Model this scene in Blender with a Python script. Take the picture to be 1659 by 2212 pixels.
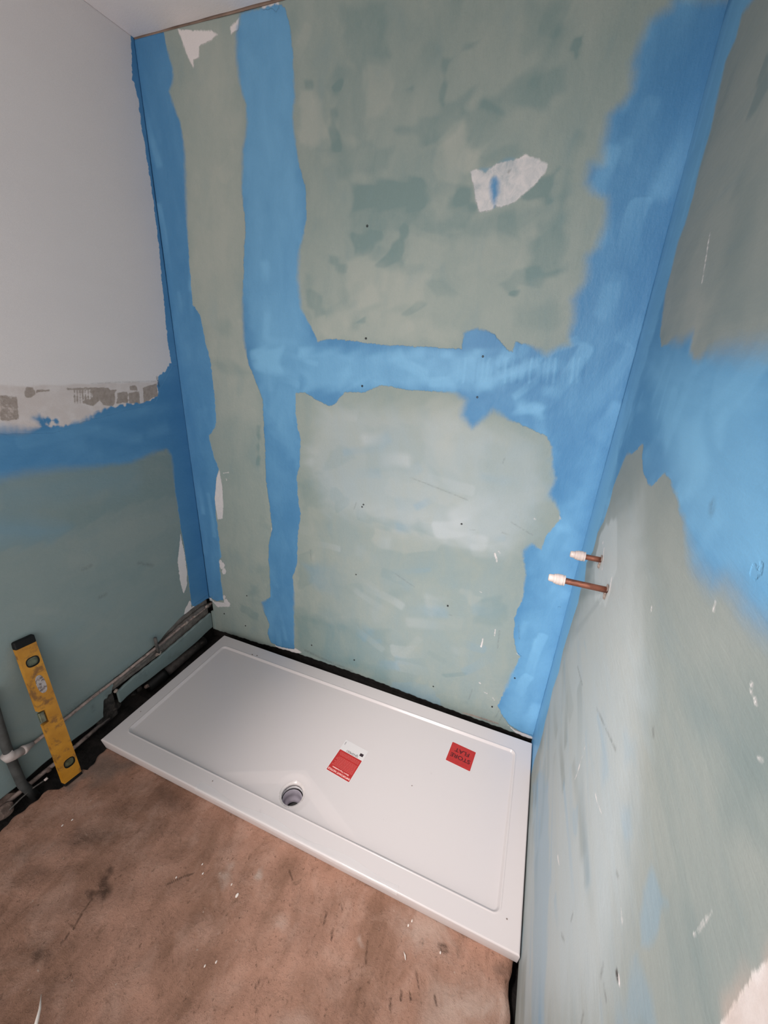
import bpy, bmesh, math, random
import numpy as np
from mathutils import Vector, Matrix
random.seed(7); RNG = np.random.default_rng(11)
for o in list(bpy.data.objects): bpy.data.objects.remove(o)
scn = bpy.context.scene
COL = scn.collection

# ------------------------------------------------------------------ camera
CAM = np.array([1.5448, -1.4379, 1.5715]); YAW, PITCH, ROLL, FPX = -0.3551, -0.3885, 0.055, 872.6
CXP, CYP = 829.5, 1106.0
def cam_axes():
    f = np.array([math.sin(YAW)*math.cos(PITCH), math.cos(YAW)*math.cos(PITCH), math.sin(PITCH)])
    r0 = np.array([math.cos(YAW), -math.sin(YAW), 0]); u0 = np.cross(r0, f)
    r = math.cos(ROLL)*r0+math.sin(ROLL)*u0; u = -math.sin(ROLL)*r0+math.cos(ROLL)*u0
    return r, u, f
RV, UV, FV = cam_axes()
def on(x, y, ax, v):
    d = FV+(x-CXP)/FPX*RV-(y-CYP)/FPX*UV
    return CAM+(v-CAM[ax])/d[ax]*d
cd = bpy.data.cameras.new('camera'); cam = bpy.data.objects.new('camera', cd); COL.objects.link(cam)
cam.matrix_world = Matrix(((RV[0], UV[0], -FV[0], CAM[0]), (RV[1], UV[1], -FV[1], CAM[1]), (RV[2], UV[2], -FV[2], CAM[2]), (0, 0, 0, 1)))
cd.sensor_fit = 'HORIZONTAL'; cd.sensor_width = 36; cd.lens = FPX/1659*36; cd.clip_start = .01
scn.camera = cam

# ------------------------------------------------------------------ light
scn.view_settings.view_transform = 'Standard'; scn.view_settings.look = 'None'
scn.view_settings.exposure = 0.0; scn.view_settings.gamma = 1
w = bpy.data.worlds.new('world'); scn.world = w; w.use_nodes = True
w.node_tree.nodes['Background'].inputs[0].default_value = (1, .955, .935, 1)
w.node_tree.nodes['Background'].inputs[1].default_value = 1.12
def area(name, loc, target, sx, sy, power, col):
    l = bpy.data.lights.new(name, 'AREA'); l.shape = 'RECTANGLE'; l.size = sx; l.size_y = sy; l.energy = power; l.color = col
    o = bpy.data.objects.new(name, l); COL.objects.link(o); o.location = loc
    o.rotation_euler = (Vector(target)-Vector(loc)).to_track_quat('-Z', 'Y').to_euler(); return o
def spot(name, loc, target, power, cone, col, rad=.09):
    l = bpy.data.lights.new(name, 'SPOT'); l.energy = power; l.color = col; l.spot_size = math.radians(cone); l.spot_blend = 1.; l.shadow_soft_size = rad
    o = bpy.data.objects.new(name, l); COL.objects.link(o); o.location = loc
    o.rotation_euler = (Vector(target)-Vector(loc)).to_track_quat('-Z', 'Y').to_euler(); return o
area('doorway_daylight', (.95, -2.75, 1.3), (.9, 0, 1.3), 1.1, 1.9, 11, (1, .93, .90))
spot('ceiling_spot_lamp', (1.06, -1.5, 2.4), (1.5, -.55, 0), 128, 49, (1, .93, .90))
spot('added_spot', (.95, -2.1, 2.1), (1.65, -.3, .5), 82, 56, (1, .95, .93))  # added unseen spot, brightens the right wall and the tray's right end
spot('added_spot_upper', (.9, -2.3, 1.9), (1.5, 0, 1.0), 64, 70, (1, .96, .95))  # helper spot with no real source, lifts the right part of the back wall

W, H = 1.7612, 2.5086
# ------------------------------------------------------------------ node helpers
class NT:
    def __init__(s, name):
        s.m = bpy.data.materials.new(name); s.m.use_nodes = True; s.t = s.m.node_tree; s.n = s.t.nodes
        s.b = s.n['Principled BSDF']; s.tc = None
    def link(s, a, b): s.t.links.new(a, b)
    def coord(s):
        if s.tc is None: s.tc = s.n.new('ShaderNodeTexCoord')
        return s.tc.outputs['Object']
    def mapped(s, scale, rot=(0, 0, 0)):
        m = s.n.new('ShaderNodeMapping'); m.inputs['Scale'].default_value = scale; m.inputs['Rotation'].default_value = rot
        s.link(s.coord(), m.inputs['Vector']); return m.outputs[0]
    def noise(s, scale=5, detail=4, rough=.55, vec=None, dist=0):
        n = s.n.new('ShaderNodeTexNoise'); n.inputs['Scale'].default_value = scale; n.inputs['Detail'].default_value = detail
        n.inputs['Roughness'].default_value = rough; n.inputs['Distortion'].default_value = dist
        s.link(vec if vec else s.coord(), n.inputs['Vector']); return n.outputs['Fac']
    def attr(s, name):
        a = s.n.new('ShaderNodeAttribute'); a.attribute_name = name; return a.outputs['Fac']
    def val(s, x, inp):
        if isinstance(x, (int, float)): inp.default_value = x
        elif isinstance(x, tuple): inp.default_value = tuple(x)+((1,) if len(x) == 3 and len(inp.default_value) == 4 else ())
        else: s.link(x, inp)
    def math(s, op, a, b=0., c=None, clamp=False):
        n = s.n.new('ShaderNodeMath'); n.operation = op; n.use_clamp = clamp
        s.val(a, n.inputs[0]); s.val(b, n.inputs[1])
        if c is not None: s.val(c, n.inputs[2])
        return n.outputs[0]
    def ramp(s, x, a, b, lo=0., hi=1., smooth=True):
        n = s.n.new('ShaderNodeMapRange'); n.interpolation_type = 'SMOOTHSTEP' if smooth else 'LINEAR'
        s.val(x, n.inputs[0]); s.val(a, n.inputs[1]); s.val(b, n.inputs[2]); s.val(lo, n.inputs[3]); s.val(hi, n.inputs[4]); return n.outputs[0]
    def mix(s, f, a, b, mode='MIX'):
        n = s.n.new('ShaderNodeMix'); n.data_type = 'RGBA'; n.blend_type = mode
        s.val(f, n.inputs[0]); s.val(a, n.inputs[6]); s.val(b, n.inputs[7]); return n.outputs[2]
    def base(s, c): s.val(c, s.b.inputs['Base Color'])
    def bump(s, h, dist=.002, strength=1., prev=None):
        n = s.n.new('ShaderNodeBump'); n.inputs['Distance'].default_value = dist; n.inputs['Strength'].default_value = strength
        s.link(h, n.inputs['Height'])
        if prev: s.link(prev, n.inputs['Normal'])
        s.link(n.outputs[0], s.b.inputs['Normal']); return n.outputs[0]
def mat(name, col, rough=.5, metal=0, var=0., scale=20, bump=0., spec=None, dirt=None, dirt_amt=.5):
    t = NT(name); c = col
    if var: c = t.mix(t.ramp(t.noise(scale, 5), .3, .7), tuple(x*(1-var) for x in col), tuple(min(1, x*(1+var)) for x in col))
    if dirt: c = t.mix(t.ramp(t.noise(scale*1.7, 6, .7), .5, .68, 0, dirt_amt), c, dirt)
    t.base(c); t.b.inputs['Roughness'].default_value = rough; t.b.inputs['Metallic'].default_value = metal
    if spec is not None: t.b.inputs['Specular IOR Level'].default_value = spec
    if bump: t.bump(t.noise(scale*2, 6), bump)
    return t.m
# ------------------------------------------------------------------ mesh helpers
def link_mesh(name, me, m=None, parent=None, smooth=False):
    o = bpy.data.objects.new(name, me); COL.objects.link(o)
    if m: me.materials.append(m)
    if parent: o.parent = parent
    if smooth: me.polygons.foreach_set('use_smooth', [True]*len(me.polygons))
    return o
def obj(name, bm, m, parent=None, smooth=False):
    me = bpy.data.meshes.new(name); bmesh.ops.recalc_face_normals(bm, faces=bm.faces); bm.to_mesh(me); bm.free()
    return link_mesh(name, me, m, parent, smooth)
def struct(o): o['kind'] = 'structure'; return o
def tag(o, label, cat, group=None):
    o['label'] = label; o['category'] = cat
    if group: o['group'] = group
    return o
def thing(name, label, cat, loc=(0, 0, 0), group=None):
    o = bpy.data.objects.new(name, None); COL.objects.link(o); o.location = loc; o.empty_display_size = .05
    return tag(o, label, cat, group)
def box(bm, lo, hi, bev=0, M=None):
    r = bmesh.ops.create_cube(bm, size=1); v = r['verts']
    c = [(a+b)/2 for a, b in zip(lo, hi)]; s = [abs(b-a) for a, b in zip(lo, hi)]
    for q in v: q.co = Vector((c[0]+q.co.x*s[0], c[1]+q.co.y*s[1], c[2]+q.co.z*s[2]))
    if bev:
        e = list({e for q in v for e in q.link_edges})
        r = bmesh.ops.bevel(bm, geom=e, offset=bev, segments=3, profile=.5, affect='EDGES'); v = r['verts']
    if M is not None:
        for q in (set(v) if bev else v): q.co = M @ q.co
    return bm
def tube(bm, pts, rad, seg=14, caps=True):
    pts = [Vector(p) for p in pts]; n = len(pts); rad = rad if isinstance(rad, (list, tuple)) else [rad]*n
    rings = []; up = None
    for i, p in enumerate(pts):
        d = (pts[min(i+1, n-1)]-pts[max(i-1, 0)]).normalized()
        if up is None: up = d.orthogonal().normalized()
        up = (up-d*up.dot(d)).normalized(); s = d.cross(up)
        rings.append([bm.verts.new(p+rad[i]*(math.cos(2*math.pi*k/seg)*up+math.sin(2*math.pi*k/seg)*s)) for k in range(seg)])
    for a, b in zip(rings, rings[1:]):
        for k in range(seg): bm.faces.new((a[k], a[(k+1) % seg], b[(k+1) % seg], b[k]))
    if caps: bm.faces.new(rings[0][::-1]); bm.faces.new(rings[-1])
    return bm
def lathe(bm, prof, M=Matrix.Identity(4), seg=32, wob=0):
    rings = []
    for r, z in prof:
        rings.append([bm.verts.new(M @ Vector((r*math.cos(2*math.pi*k/seg)*(1+wob*math.sin(3*k)), r*math.sin(2*math.pi*k/seg)*(1+wob*math.cos(2*k)), z))) for k in range(seg)])
    for a, b in zip(rings, rings[1:]):
        for k in range(seg): bm.faces.new((a[k], a[(k+1) % seg], b[(k+1) % seg], b[k]))
    return bm
def lump(c, r, seed, sub=2, flat=1.):
    rr = random.Random(seed); bm = bmesh.new(); bmesh.ops.create_icosphere(bm, subdivisions=sub, radius=1)
    dirs = [Vector((rr.gauss(0, 1), rr.gauss(0, 1), rr.gauss(0, 1))).normalized() for _ in range(7)]
    cut = [rr.uniform(.55, .85) for _ in dirs]
    for v in bm.verts:
        for d, k in zip(dirs, cut):
            t = v.co.dot(d)
            if t > k: v.co -= d*(t-k)
        v.co = Vector((v.co.x*r[0]+c[0], v.co.y*r[1]+c[1], v.co.z*r[2]*flat+c[2]))
    return bm
# ------------------------------------------------------------------ painted sheets (plaster boards with tanking paint)
def crop(x0, y0, s, pts): return [(x0+s*a, y0+s*b) for a, b in pts]
class Sheet:
    """a board on the plane axis=value, sampled on a grid; u,v in metres"""
    def __init__(s, ax, val, U, V):           # U,V 2-D arrays (metres)
        s.ax, s.val, s.U, s.V = ax, val, U, V
        z = np.zeros_like(U); s.f = dict(blue=z-.08, white=z-.08, raw=z-.08, raw2=z.copy(), chalk=z.copy(), soft=z+.0022, wash=z.copy(), thin=z.copy(), lite=z.copy(), dark=z.copy(), pale=z.copy())
    def uv(s, x, y):
        p = on(x, y, s.ax, s.val)
        return (p[0], p[2]) if s.ax == 1 else (-p[1], p[2]) if s.ax == 0 else (p[0], -p[1])
    def sdf(s, poly, win=None):
        U, V = (s.U, s.V) if win is None else (s.U[win], s.V[win])
        P = np.array(poly); d = np.full(U.shape, 9.); ins = np.zeros(U.shape, bool)
        for i in range(len(P)):
            a, b = P[i], P[(i+1) % len(P)]; e = b-a; wx, wy = U-a[0], V-a[1]
            t = np.clip((wx*e[0]+wy*e[1])/(e@e+1e-12), 0, 1); d = np.minimum(d, np.hypot(wx-t*e[0], wy-t*e[1]))
            c = ((a[1] > V) != (b[1] > V)) & (U < (b[0]-a[0])*(V-a[1])/((b[1]-a[1]) or 1e-12)+a[0]); ins ^= c
        return np.where(ins, d, -d)
    def window(s, poly, pad=.1):
        P = np.array(poly); lo, hi = P.min(0)-pad, P.max(0)+pad
        m = (s.U >= lo[0]) & (s.U <= hi[0]) & (s.V >= lo[1]) & (s.V <= hi[1])
        ii = np.where(m.any(1))[0]; jj = np.where(m.any(0))[0]
        if not len(ii) or not len(jj): return None
        return (slice(ii[0], ii[-1]+1), slice(jj[0], jj[-1]+1))
    def area(s, k, px, uv=False):              # crisp patch: union of distance fields
        poly = px if uv else [s.uv(*p) for p in px]; w_ = s.window(poly)
        if w_ is None: return
        s.f[k][w_] = np.maximum(s.f[k][w_], np.clip(s.sdf(poly, w_), -.08, .08))
    def wash(s, k, px, amt, soft=.012, uv=False, wob=.006):
        poly = px if uv else [s.uv(*p) for p in px]; w_ = s.window(poly, soft*2)
        if w_ is None: return
        d = s.sdf(poly, w_)+wob*np.sin(s.U[w_]*61+3*np.sin(s.V[w_]*43))
        a = np.clip(.5+d/(2*soft), 0, 1); a = a*a*(3-2*a)
        s.f[k][w_] = s.f[k][w_]+(amt-s.f[k][w_])*a if k in ('thin',) else s.f[k][w_]+amt*a
    def softat(s, x, y, val, rad):
        u, v = s.uv(x, y); g = np.exp(-((s.U-u)**2+(s.V-v)**2)/(rad*rad)); s.f['soft'] += (val-s.f['soft'])*np.clip(g*1.6, 0, 1)
    def line(s, k, px, wd, amt=None):
        P = np.array([s.uv(*p) for p in px]); w_ = s.window(P, .03)
        if w_ is None: return
        U, V = s.U[w_], s.V[w_]; d = np.full(U.shape, 9.)
        for a, b in zip(P, P[1:]):
            e = b-a; wx, wy = U-a[0], V-a[1]; t = np.clip((wx*e[0]+wy*e[1])/(e@e+1e-12), 0, 1); d = np.minimum(d, np.hypot(wx-t*e[0], wy-t*e[1]))
        if amt is None: s.f[k][w_] = np.maximum(s.f[k][w_], np.clip(wd-d, -.08, .08))
        else: s.f[k][w_] += amt*np.clip(1-d/wd, 0, 1)
    def dabs(s, k, n, box_, lr, wr, ang, spread, amt, soft=.012):
        for _ in range(n):
            u, v = RNG.uniform(box_[0], box_[1]), RNG.uniform(box_[2], box_[3]); L, B = RNG.uniform(*lr), RNG.uniform(*wr)
            a = math.radians(ang+RNG.normal()*spread); q = RNG.uniform(*amt)*(1 if k in ('thin', 'lite', 'dark', 'pale') else RNG.choice([-.8, 1]))
            R = L+B+.03; w_ = s.window([(u-R, v-R), (u+R, v+R)], 0)
            if w_ is None: continue
            dx, dy = s.U[w_]-u, s.V[w_]-v; x = dx*math.cos(a)+dy*math.sin(a); y = -dx*math.sin(a)+dy*math.cos(a)
            y = y+.25*B*np.sin(x/L*2.2+u*40); r_ = B*.5
            qx, qy = np.maximum(np.abs(x)-L+r_, 0), np.maximum(np.abs(y)-B+r_, 0); d = r_-np.hypot(qx, qy)
            al = np.clip(.5+d/(2*soft*RNG.uniform(.3, 1.6)), 0, 1); al = al*al*(3-2*al)*np.clip(.62+.5*x/L*RNG.choice([-1, 1]), 0, 1)
            s.f[k][w_] += q*al
    def build(s, name, m, xyz, thick=.0125, flip=False):
        ni, nj = s.U.shape; N = ni*nj; co = np.stack(xyz, -1).reshape(-1, 3)
        idx = np.arange(N).reshape(ni, nj); a = idx[:-1, :-1]; b = idx[1:, :-1]; c = idx[1:, 1:]; d = idx[:-1, 1:]
        q = np.stack([a, b, c, d], -1).reshape(-1, 4)
        # back layer rim for real thickness
        nv = {1: (0, 1, 0), 0: (-1 if s.val < 1 else 1, 0, 0), 2: (0, 0, -1)}[s.ax]
        rim = np.concatenate([idx[:-1, 0], idx[-1, :-1], idx[:0:-1, -1], idx[0, :0:-1]]); nr = len(rim)
        co2 = co[rim]+np.array(nv)*thick; ri = np.arange(nr)+N
        rq = np.stack([rim, np.roll(rim, -1), np.roll(ri, -1), ri], -1)
        if flip: q = q[:, ::-1]; rq = rq[:, ::-1]
        rq = rq[:, ::-1]
        co = np.concatenate([co, co2]); q = np.concatenate([q, rq])
        me = bpy.data.meshes.new(name); me.vertices.add(len(co)); me.vertices.foreach_set('co', co.ravel().astype(np.float32))
        me.loops.add(len(q)*4); me.loops.foreach_set('vertex_index', q.ravel().astype(np.int32))
        me.polygons.add(len(q)); me.polygons.foreach_set('loop_start', np.arange(0, len(q)*4, 4, dtype=np.int32)); me.update(calc_edges=True)
        for k, f in s.f.items():
            at = me.attributes.new(k, 'FLOAT', 'POINT'); fl = f.ravel(); at.data.foreach_set('value', np.concatenate([fl, fl[rim]]).astype(np.float32))
        return link_mesh(name, me, m)
def grid(u0, u1, vlo, vhi, st=.0035):
    nu = max(2, int((u1-u0)/st)); u = np.linspace(u0, u1, nu)
    lo = vlo(u) if callable(vlo) else np.full(nu, vlo); hi = vhi(u) if callable(vhi) else np.full(nu, vhi)
    nv = max(2, int((hi.max()-lo.min())/st)); t = np.linspace(0, 1, nv)
    U = np.repeat(u[:, None], nv, 1); V = lo[:, None]+(hi-lo)[:, None]*t[None]; return U, V

SAGE, TEAL = (.40, .43, .385), (.20, .285, .275)
PALE = (.54, .575, .57)
def wall_material(name, sage, teal, streak, bumpy=1., anis=(0, 0, 0)):
    t = NT(name)
    big = t.noise(2.6, 4, .5, dist=.6); st = t.noise(7, 5, .6, vec=t.mapped(streak, anis), dist=.4); fine = t.noise(60, 5, .7)
    brist = t.noise(30, 3, .6, vec=t.mapped(tuple(x*1.8 for x in streak), anis))
    grain = t.noise(420, 2, .6)
    wash = t.attr('wash')
    k = t.math('ADD', wash, t.math('MULTIPLY', t.math('SUBTRACT', st, .5), .95)); k = t.math('ADD', k, t.math('MULTIPLY', t.math('SUBTRACT', big, .5), .7))
    k = t.math('ADD', k, t.math('MULTIPLY', t.math('SUBTRACT', fine, .5), .25))
    c = t.mix(t.ramp(k, -.55, .75, smooth=False), sage, teal)
    c = t.mix(t.ramp(t.math('ADD', t.attr('pale'), t.math('MULTIPLY', t.math('SUBTRACT', st, .5), .35)), 0., 1.), c, PALE)
    thin = t.math('ADD', t.attr('thin'), t.math('MULTIPLY', t.math('SUBTRACT', st, .55), .25))
    c = t.mix(t.math('MULTIPLY', thin, .9, clamp=True), c, (.15, .36, .56))
    edge_n = t.math('ADD', t.math('MULTIPLY', t.math('SUBTRACT', t.noise(22, 6, .7), .5), .016), t.math('MULTIPLY', t.math('SUBTRACT', brist, .5), .012))
    soft = t.attr('soft')
    # bare plaster, brown old adhesive
    def msk(k_, sc=1., sf=None): return t.ramp(t.math('DIVIDE', t.math('ADD', t.attr(k_), t.math('MULTIPLY', edge_n, sc)), sf or soft), -1., 1.)
    wmask = msk('white', .8, t.math('MINIMUM', soft, .003)); white = t.mix(st, (.76, .705, .69), (.82, .76, .74)); white = t.mix(t.math('MULTIPLY', t.attr('chalk'), t.ramp(t.noise(34, 5, .65, dist=1.), .3, .75, .35, 1.), clamp=True), white, (.36, .42, .45)); c = t.mix(wmask, c, white)
    c = t.mix(t.math('MULTIPLY', t.attr('raw2'), t.ramp(t.noise(16, 5, .6), .25, .6, .4, 1.), clamp=True), c, (.50, .385, .33))
    rmask = t.ramp(t.math('ADD', t.attr('raw'), t.math('MULTIPLY', edge_n, .8)), -.002, .002); raw = t.mix(t.ramp(fine, .35, .6), (.33, .27, .23), (.40, .33, .29)); c = t.mix(rmask, c, raw)
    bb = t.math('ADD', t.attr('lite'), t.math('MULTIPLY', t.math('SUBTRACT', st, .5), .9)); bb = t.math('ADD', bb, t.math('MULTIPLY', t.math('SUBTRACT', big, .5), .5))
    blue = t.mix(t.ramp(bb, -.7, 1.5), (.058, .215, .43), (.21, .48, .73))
    bmask = msk('blue'); c = t.mix(bmask, c, blue)
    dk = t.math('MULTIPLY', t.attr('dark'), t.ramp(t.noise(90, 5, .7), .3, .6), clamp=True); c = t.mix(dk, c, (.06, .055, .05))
    c = t.mix(t.math('MULTIPLY', t.ramp(grain, .2, .8), .08), c, (.12, .13, .13))
    t.base(c)
    t.b.inputs['Roughness'].default_value = .62; t.link(t.ramp(bmask, 0, 1, .6, .46), t.b.inputs['Roughness'])
    t.b.inputs['Specular IOR Level'].default_value = .28
    h = t.math('ADD', t.math('MULTIPLY', brist, .35), t.math('MULTIPLY', t.noise(9, 5, .6), .8)); h = t.math('ADD', h, t.math('MULTIPLY', bmask, .35)); h = t.math('ADD', h, t.math('MULTIPLY', wmask, .3))
    h = t.math('MULTIPLY', h, t.ramp(wmask, 0, 1, 1., .35)); h = t.math('ADD', h, t.math('MULTIPLY', t.attr('lite'), .2)); h = t.math('ADD', h, t.math('MULTIPLY', grain, .05))
    t.bump(h, .0035*bumpy)
    return t.m
m_back = wall_material('tanked_board_back', SAGE, TEAL, (1.6, 1, .75))
m_left = wall_material('tanked_board_left', (.275, .325, .31), (.185, .265, .27), (1, .5, 1.2), .7)
m_right = wall_material('tanked_board_right', (.35, .365, .335), (.205, .255, .25), (1, .35, 2.2), .45, (math.radians(8), 0, 0))

# ================================================================== back wall
def bot_back(u): return np.interp(u, [0, .32, .43, .56, .99, 1.45, 1.8], [.012, .022, .036, .046, .042, .02, .014])+.0015*np.sin(u*90)+.001*np.sin(u*233)
NOTCH = .021
def lo_back(u): return np.where(u < NOTCH, .205, bot_back(u))
U, V = grid(0, W, lo_back, 2.5035)
S = Sheet(1, 0., U, V)
S.area('blue', [(250, 60), (354, 70), (361, 106), (374, 149), (375, 172), (366, 199), (377, 233), (390, 265), (399, 327), (402, 449), (407, 544), (413, 625), (416, 658), (432, 680), (443, 739), (454, 777), (460, 829), (467, 900), (466, 922), (451, 941), (462, 987), (473, 1014), (468, 1033), (464, 1079), (468, 1122), (474, 1166), (478, 1201), (473, 1212), (477, 1252), (482, 1296), (467, 1299), (448, 1288), (430, 1310), (380, 1200)])
S.area('blue', [(519, 27), (509, 74), (511, 133), (519, 186), (531, 225), (534, 265), (524, 327), (523, 419), (531, 490), (528, 544), (524, 652), (527, 734), (536, 783), (554, 829), (567, 864), (569, 900), (571, 940), (573, 981), (574, 1036), (581, 1084), (588, 1144), (581, 1171), (580, 1212), (584, 1252), (584, 1290), (566, 1301), (572, 1323), (582, 1347), (578, 1369), (586, 1388), (600, 1396), (636, 1403), (635, 1334), (635, 1280), (632, 1247), (641, 1220), (643, 1157), (649, 1111), (643, 1068), (641, 1030), (647, 1008), (649, 976), (650, 949), (643, 922), (639, 890), (640, 850), (658, 847), (686, 865), (711, 877), (727, 870), (743, 847), (791, 847), (823, 833), (883, 842), (984, 848), (1006, 865), (997, 897), (1020, 925), (1043, 906), (1066, 884), (1098, 906), (1144, 925), (1180, 943), (1192, 965), (1194, 1013), (1200, 1033), (1187, 1067), (1207, 1101), (1211, 1121), (1187, 1148), (1177, 1162), (1170, 1189), (1150, 1175), (1129, 1189), (1136, 1240), (1129, 1291), (1112, 1331), (1109, 1372), (1116, 1409), (1124, 1419), (1106, 1453), (1095, 1480), (1075, 1525), (1085, 1545), (1099, 1565), (1126, 1582), (1150, 1592), (1200, 1600), (1700, 0), (1460, -10), (1449, 17), (1402, 47), (1388, 83), (1369, 133), (1366, 194), (1349, 221), (1316, 249), (1305, 304), (1302, 351), (1275, 357), (1266, 393), (1283, 415), (1311, 429), (1308, 483), (1291, 533), (1269, 555), (1264, 610), (1236, 649), (1241, 677), (1230, 726), (1231, 745), (1203, 752), (1180, 766), (1144, 746), (1114, 737), (1107, 760), (1094, 755), (1066, 719), (1029, 710), (1002, 719), (997, 754), (892, 748), (823, 745), (764, 737), (713, 732), (686, 737), (680, 723), (665, 693), (650, 666), (643, 598), (646, 539), (657, 503), (661, 463), (660, 408), (643, 349), (644, 345), (636, 292), (631, 252), (636, 212), (634, 159), (631, 106), (627, 53), (615, 15), (600, 8), (560, 18)])
for a in [(1440, 30, .03, .12), (1385, 120, .02, .10), (1360, 210, .022, .10), (1310, 300, .018, .09), (1270, 390, .025, .08), (1308, 470, .015, .08), (1280, 550, .022, .09), (1240, 660, .022, .09), (1200, 750, .016, .06), (1005, 890, .02, .07), (1060, 890, .016, .06), (1205, 1060, .012, .06), (1195, 1000, .007, .06), (1130, 1180, .012, .04), (1100, 1470, .012, .06), (1140, 1250, .006, .08), (400, 400, .013, .12), (378, 200, .008, .08), (520, 330, .01, .1), (526, 700, .012, .09), (515, 110, .012, .09), (632, 1300, .01, .06), (575, 1310, .012, .04), (633, 1360, .008, .05), (640, 240, .007, .1), (652, 600, .014, .1), (1025, 715, .006, .04)]: S.softat(*a)
# white filler patches
S.area('white', [(385, 64), (456, 66), (472, 74), (451, 90), (430, 101), (430, 125), (419, 130), (419, 149), (411, 133), (403, 117)])
S.area('white', [(517, 37), (515, 64), (499, 72), (496, 58)])
S.area('white', [(560, 4), (604, -8), (602, 18), (596, 26), (588, 18), (567, 22)])
S.area('white', [(1015, 370), (1027, 366), (1040, 368), (1046, 374), (1071, 354), (1110, 344), (1135, 334), (1159, 341), (1183, 355), (1179, 373), (1153, 401), (1127, 422), (1113, 435), (1094, 445), (1075, 447), (1070, 443), (1061, 455), (1035, 458), (1029, 435)])
S.area('blue', [(1059, 404), (1061, 386), (1070, 380), (1076, 390), (1077, 414), (1071, 433), (1068, 448), (1060, 420)])
S.wash('chalk', [(1000, 350), (1200, 325), (1200, 470), (1000, 470)], .62, .01); S.wash('chalk', [(440, 950), (520, 950), (520, 1320), (430, 1320)], .35, .01)
S.wash('chalk', [(1043, 368), (1110, 344), (1112, 372), (1078, 392), (1072, 430), (1062, 384)], .4, .01); S.wash('chalk', [(1022, 394), (1058, 396), (1060, 412), (1025, 412)], .45, .008)
S.line('dark', [(1098, 372), (1101, 368)], .004, .8); S.line('chalk', [(1096, 382), (1098, 396)], .008, .5)
S.softat(1066, 412, .01, .035); S.softat(1170, 370, .008, .03)
S.wash('thin', [(1040, 366), (1071, 354), (1110, 344), (1108, 360), (1075, 372), (1062, 384)], .5, .008)
S.area('white', [(468, 1030), (474, 1015), (480, 1046), (483, 1090), (481, 1120), (470, 1122), (464, 1076)])
for c_, r_ in [((480, 1222), 8), ((484, 1234), 7), ((476, 1214), 5), ((488, 1300), 7), ((493, 1306), 6), ((484, 1290), 5)]:
    S.area('white', [(c_[0]+r_*.7*math.cos(t), c_[1]+r_*math.sin(t)) for t in np.linspace(0, 6, 7)])
S.area('white', [(444, 1285), (455, 1290), (462, 1299), (482, 1302), (500, 1310), (470, 1312), (455, 1296)])
S.area('white', [(592, 1390), (612, 1398), (640, 1401), (652, 1409), (640, 1412), (600, 1402)])
S.area('white', [(1090, 1560), (1112, 1578), (1150, 1588), (1156, 1598), (1120, 1588)])
for p in [[(1069, 1195), (1073, 1213)], [(1077, 1190), (1080, 1194)], [(1207, 1311), (1216, 1314)], [(1043, 1380), (1039, 1398)], [(1070, 1360), (1068, 1373)], [(1116, 1410), (1125, 1417)], [(1154, 1120), (1157, 1122)], [(1210, 1116), (1211, 1124)], [(494, 1020), (483, 1022)], [(489, 1034), (490, 1037)], [(587, 1140), (588, 1155)], [(1036, 1278), (1040, 1280)], [(1045, 1495), (1051, 1498)], [(1065, 1508), (1068, 1513)], [(1035, 1475), (1038, 1477)]]: S.line('white', p, .002)
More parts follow.
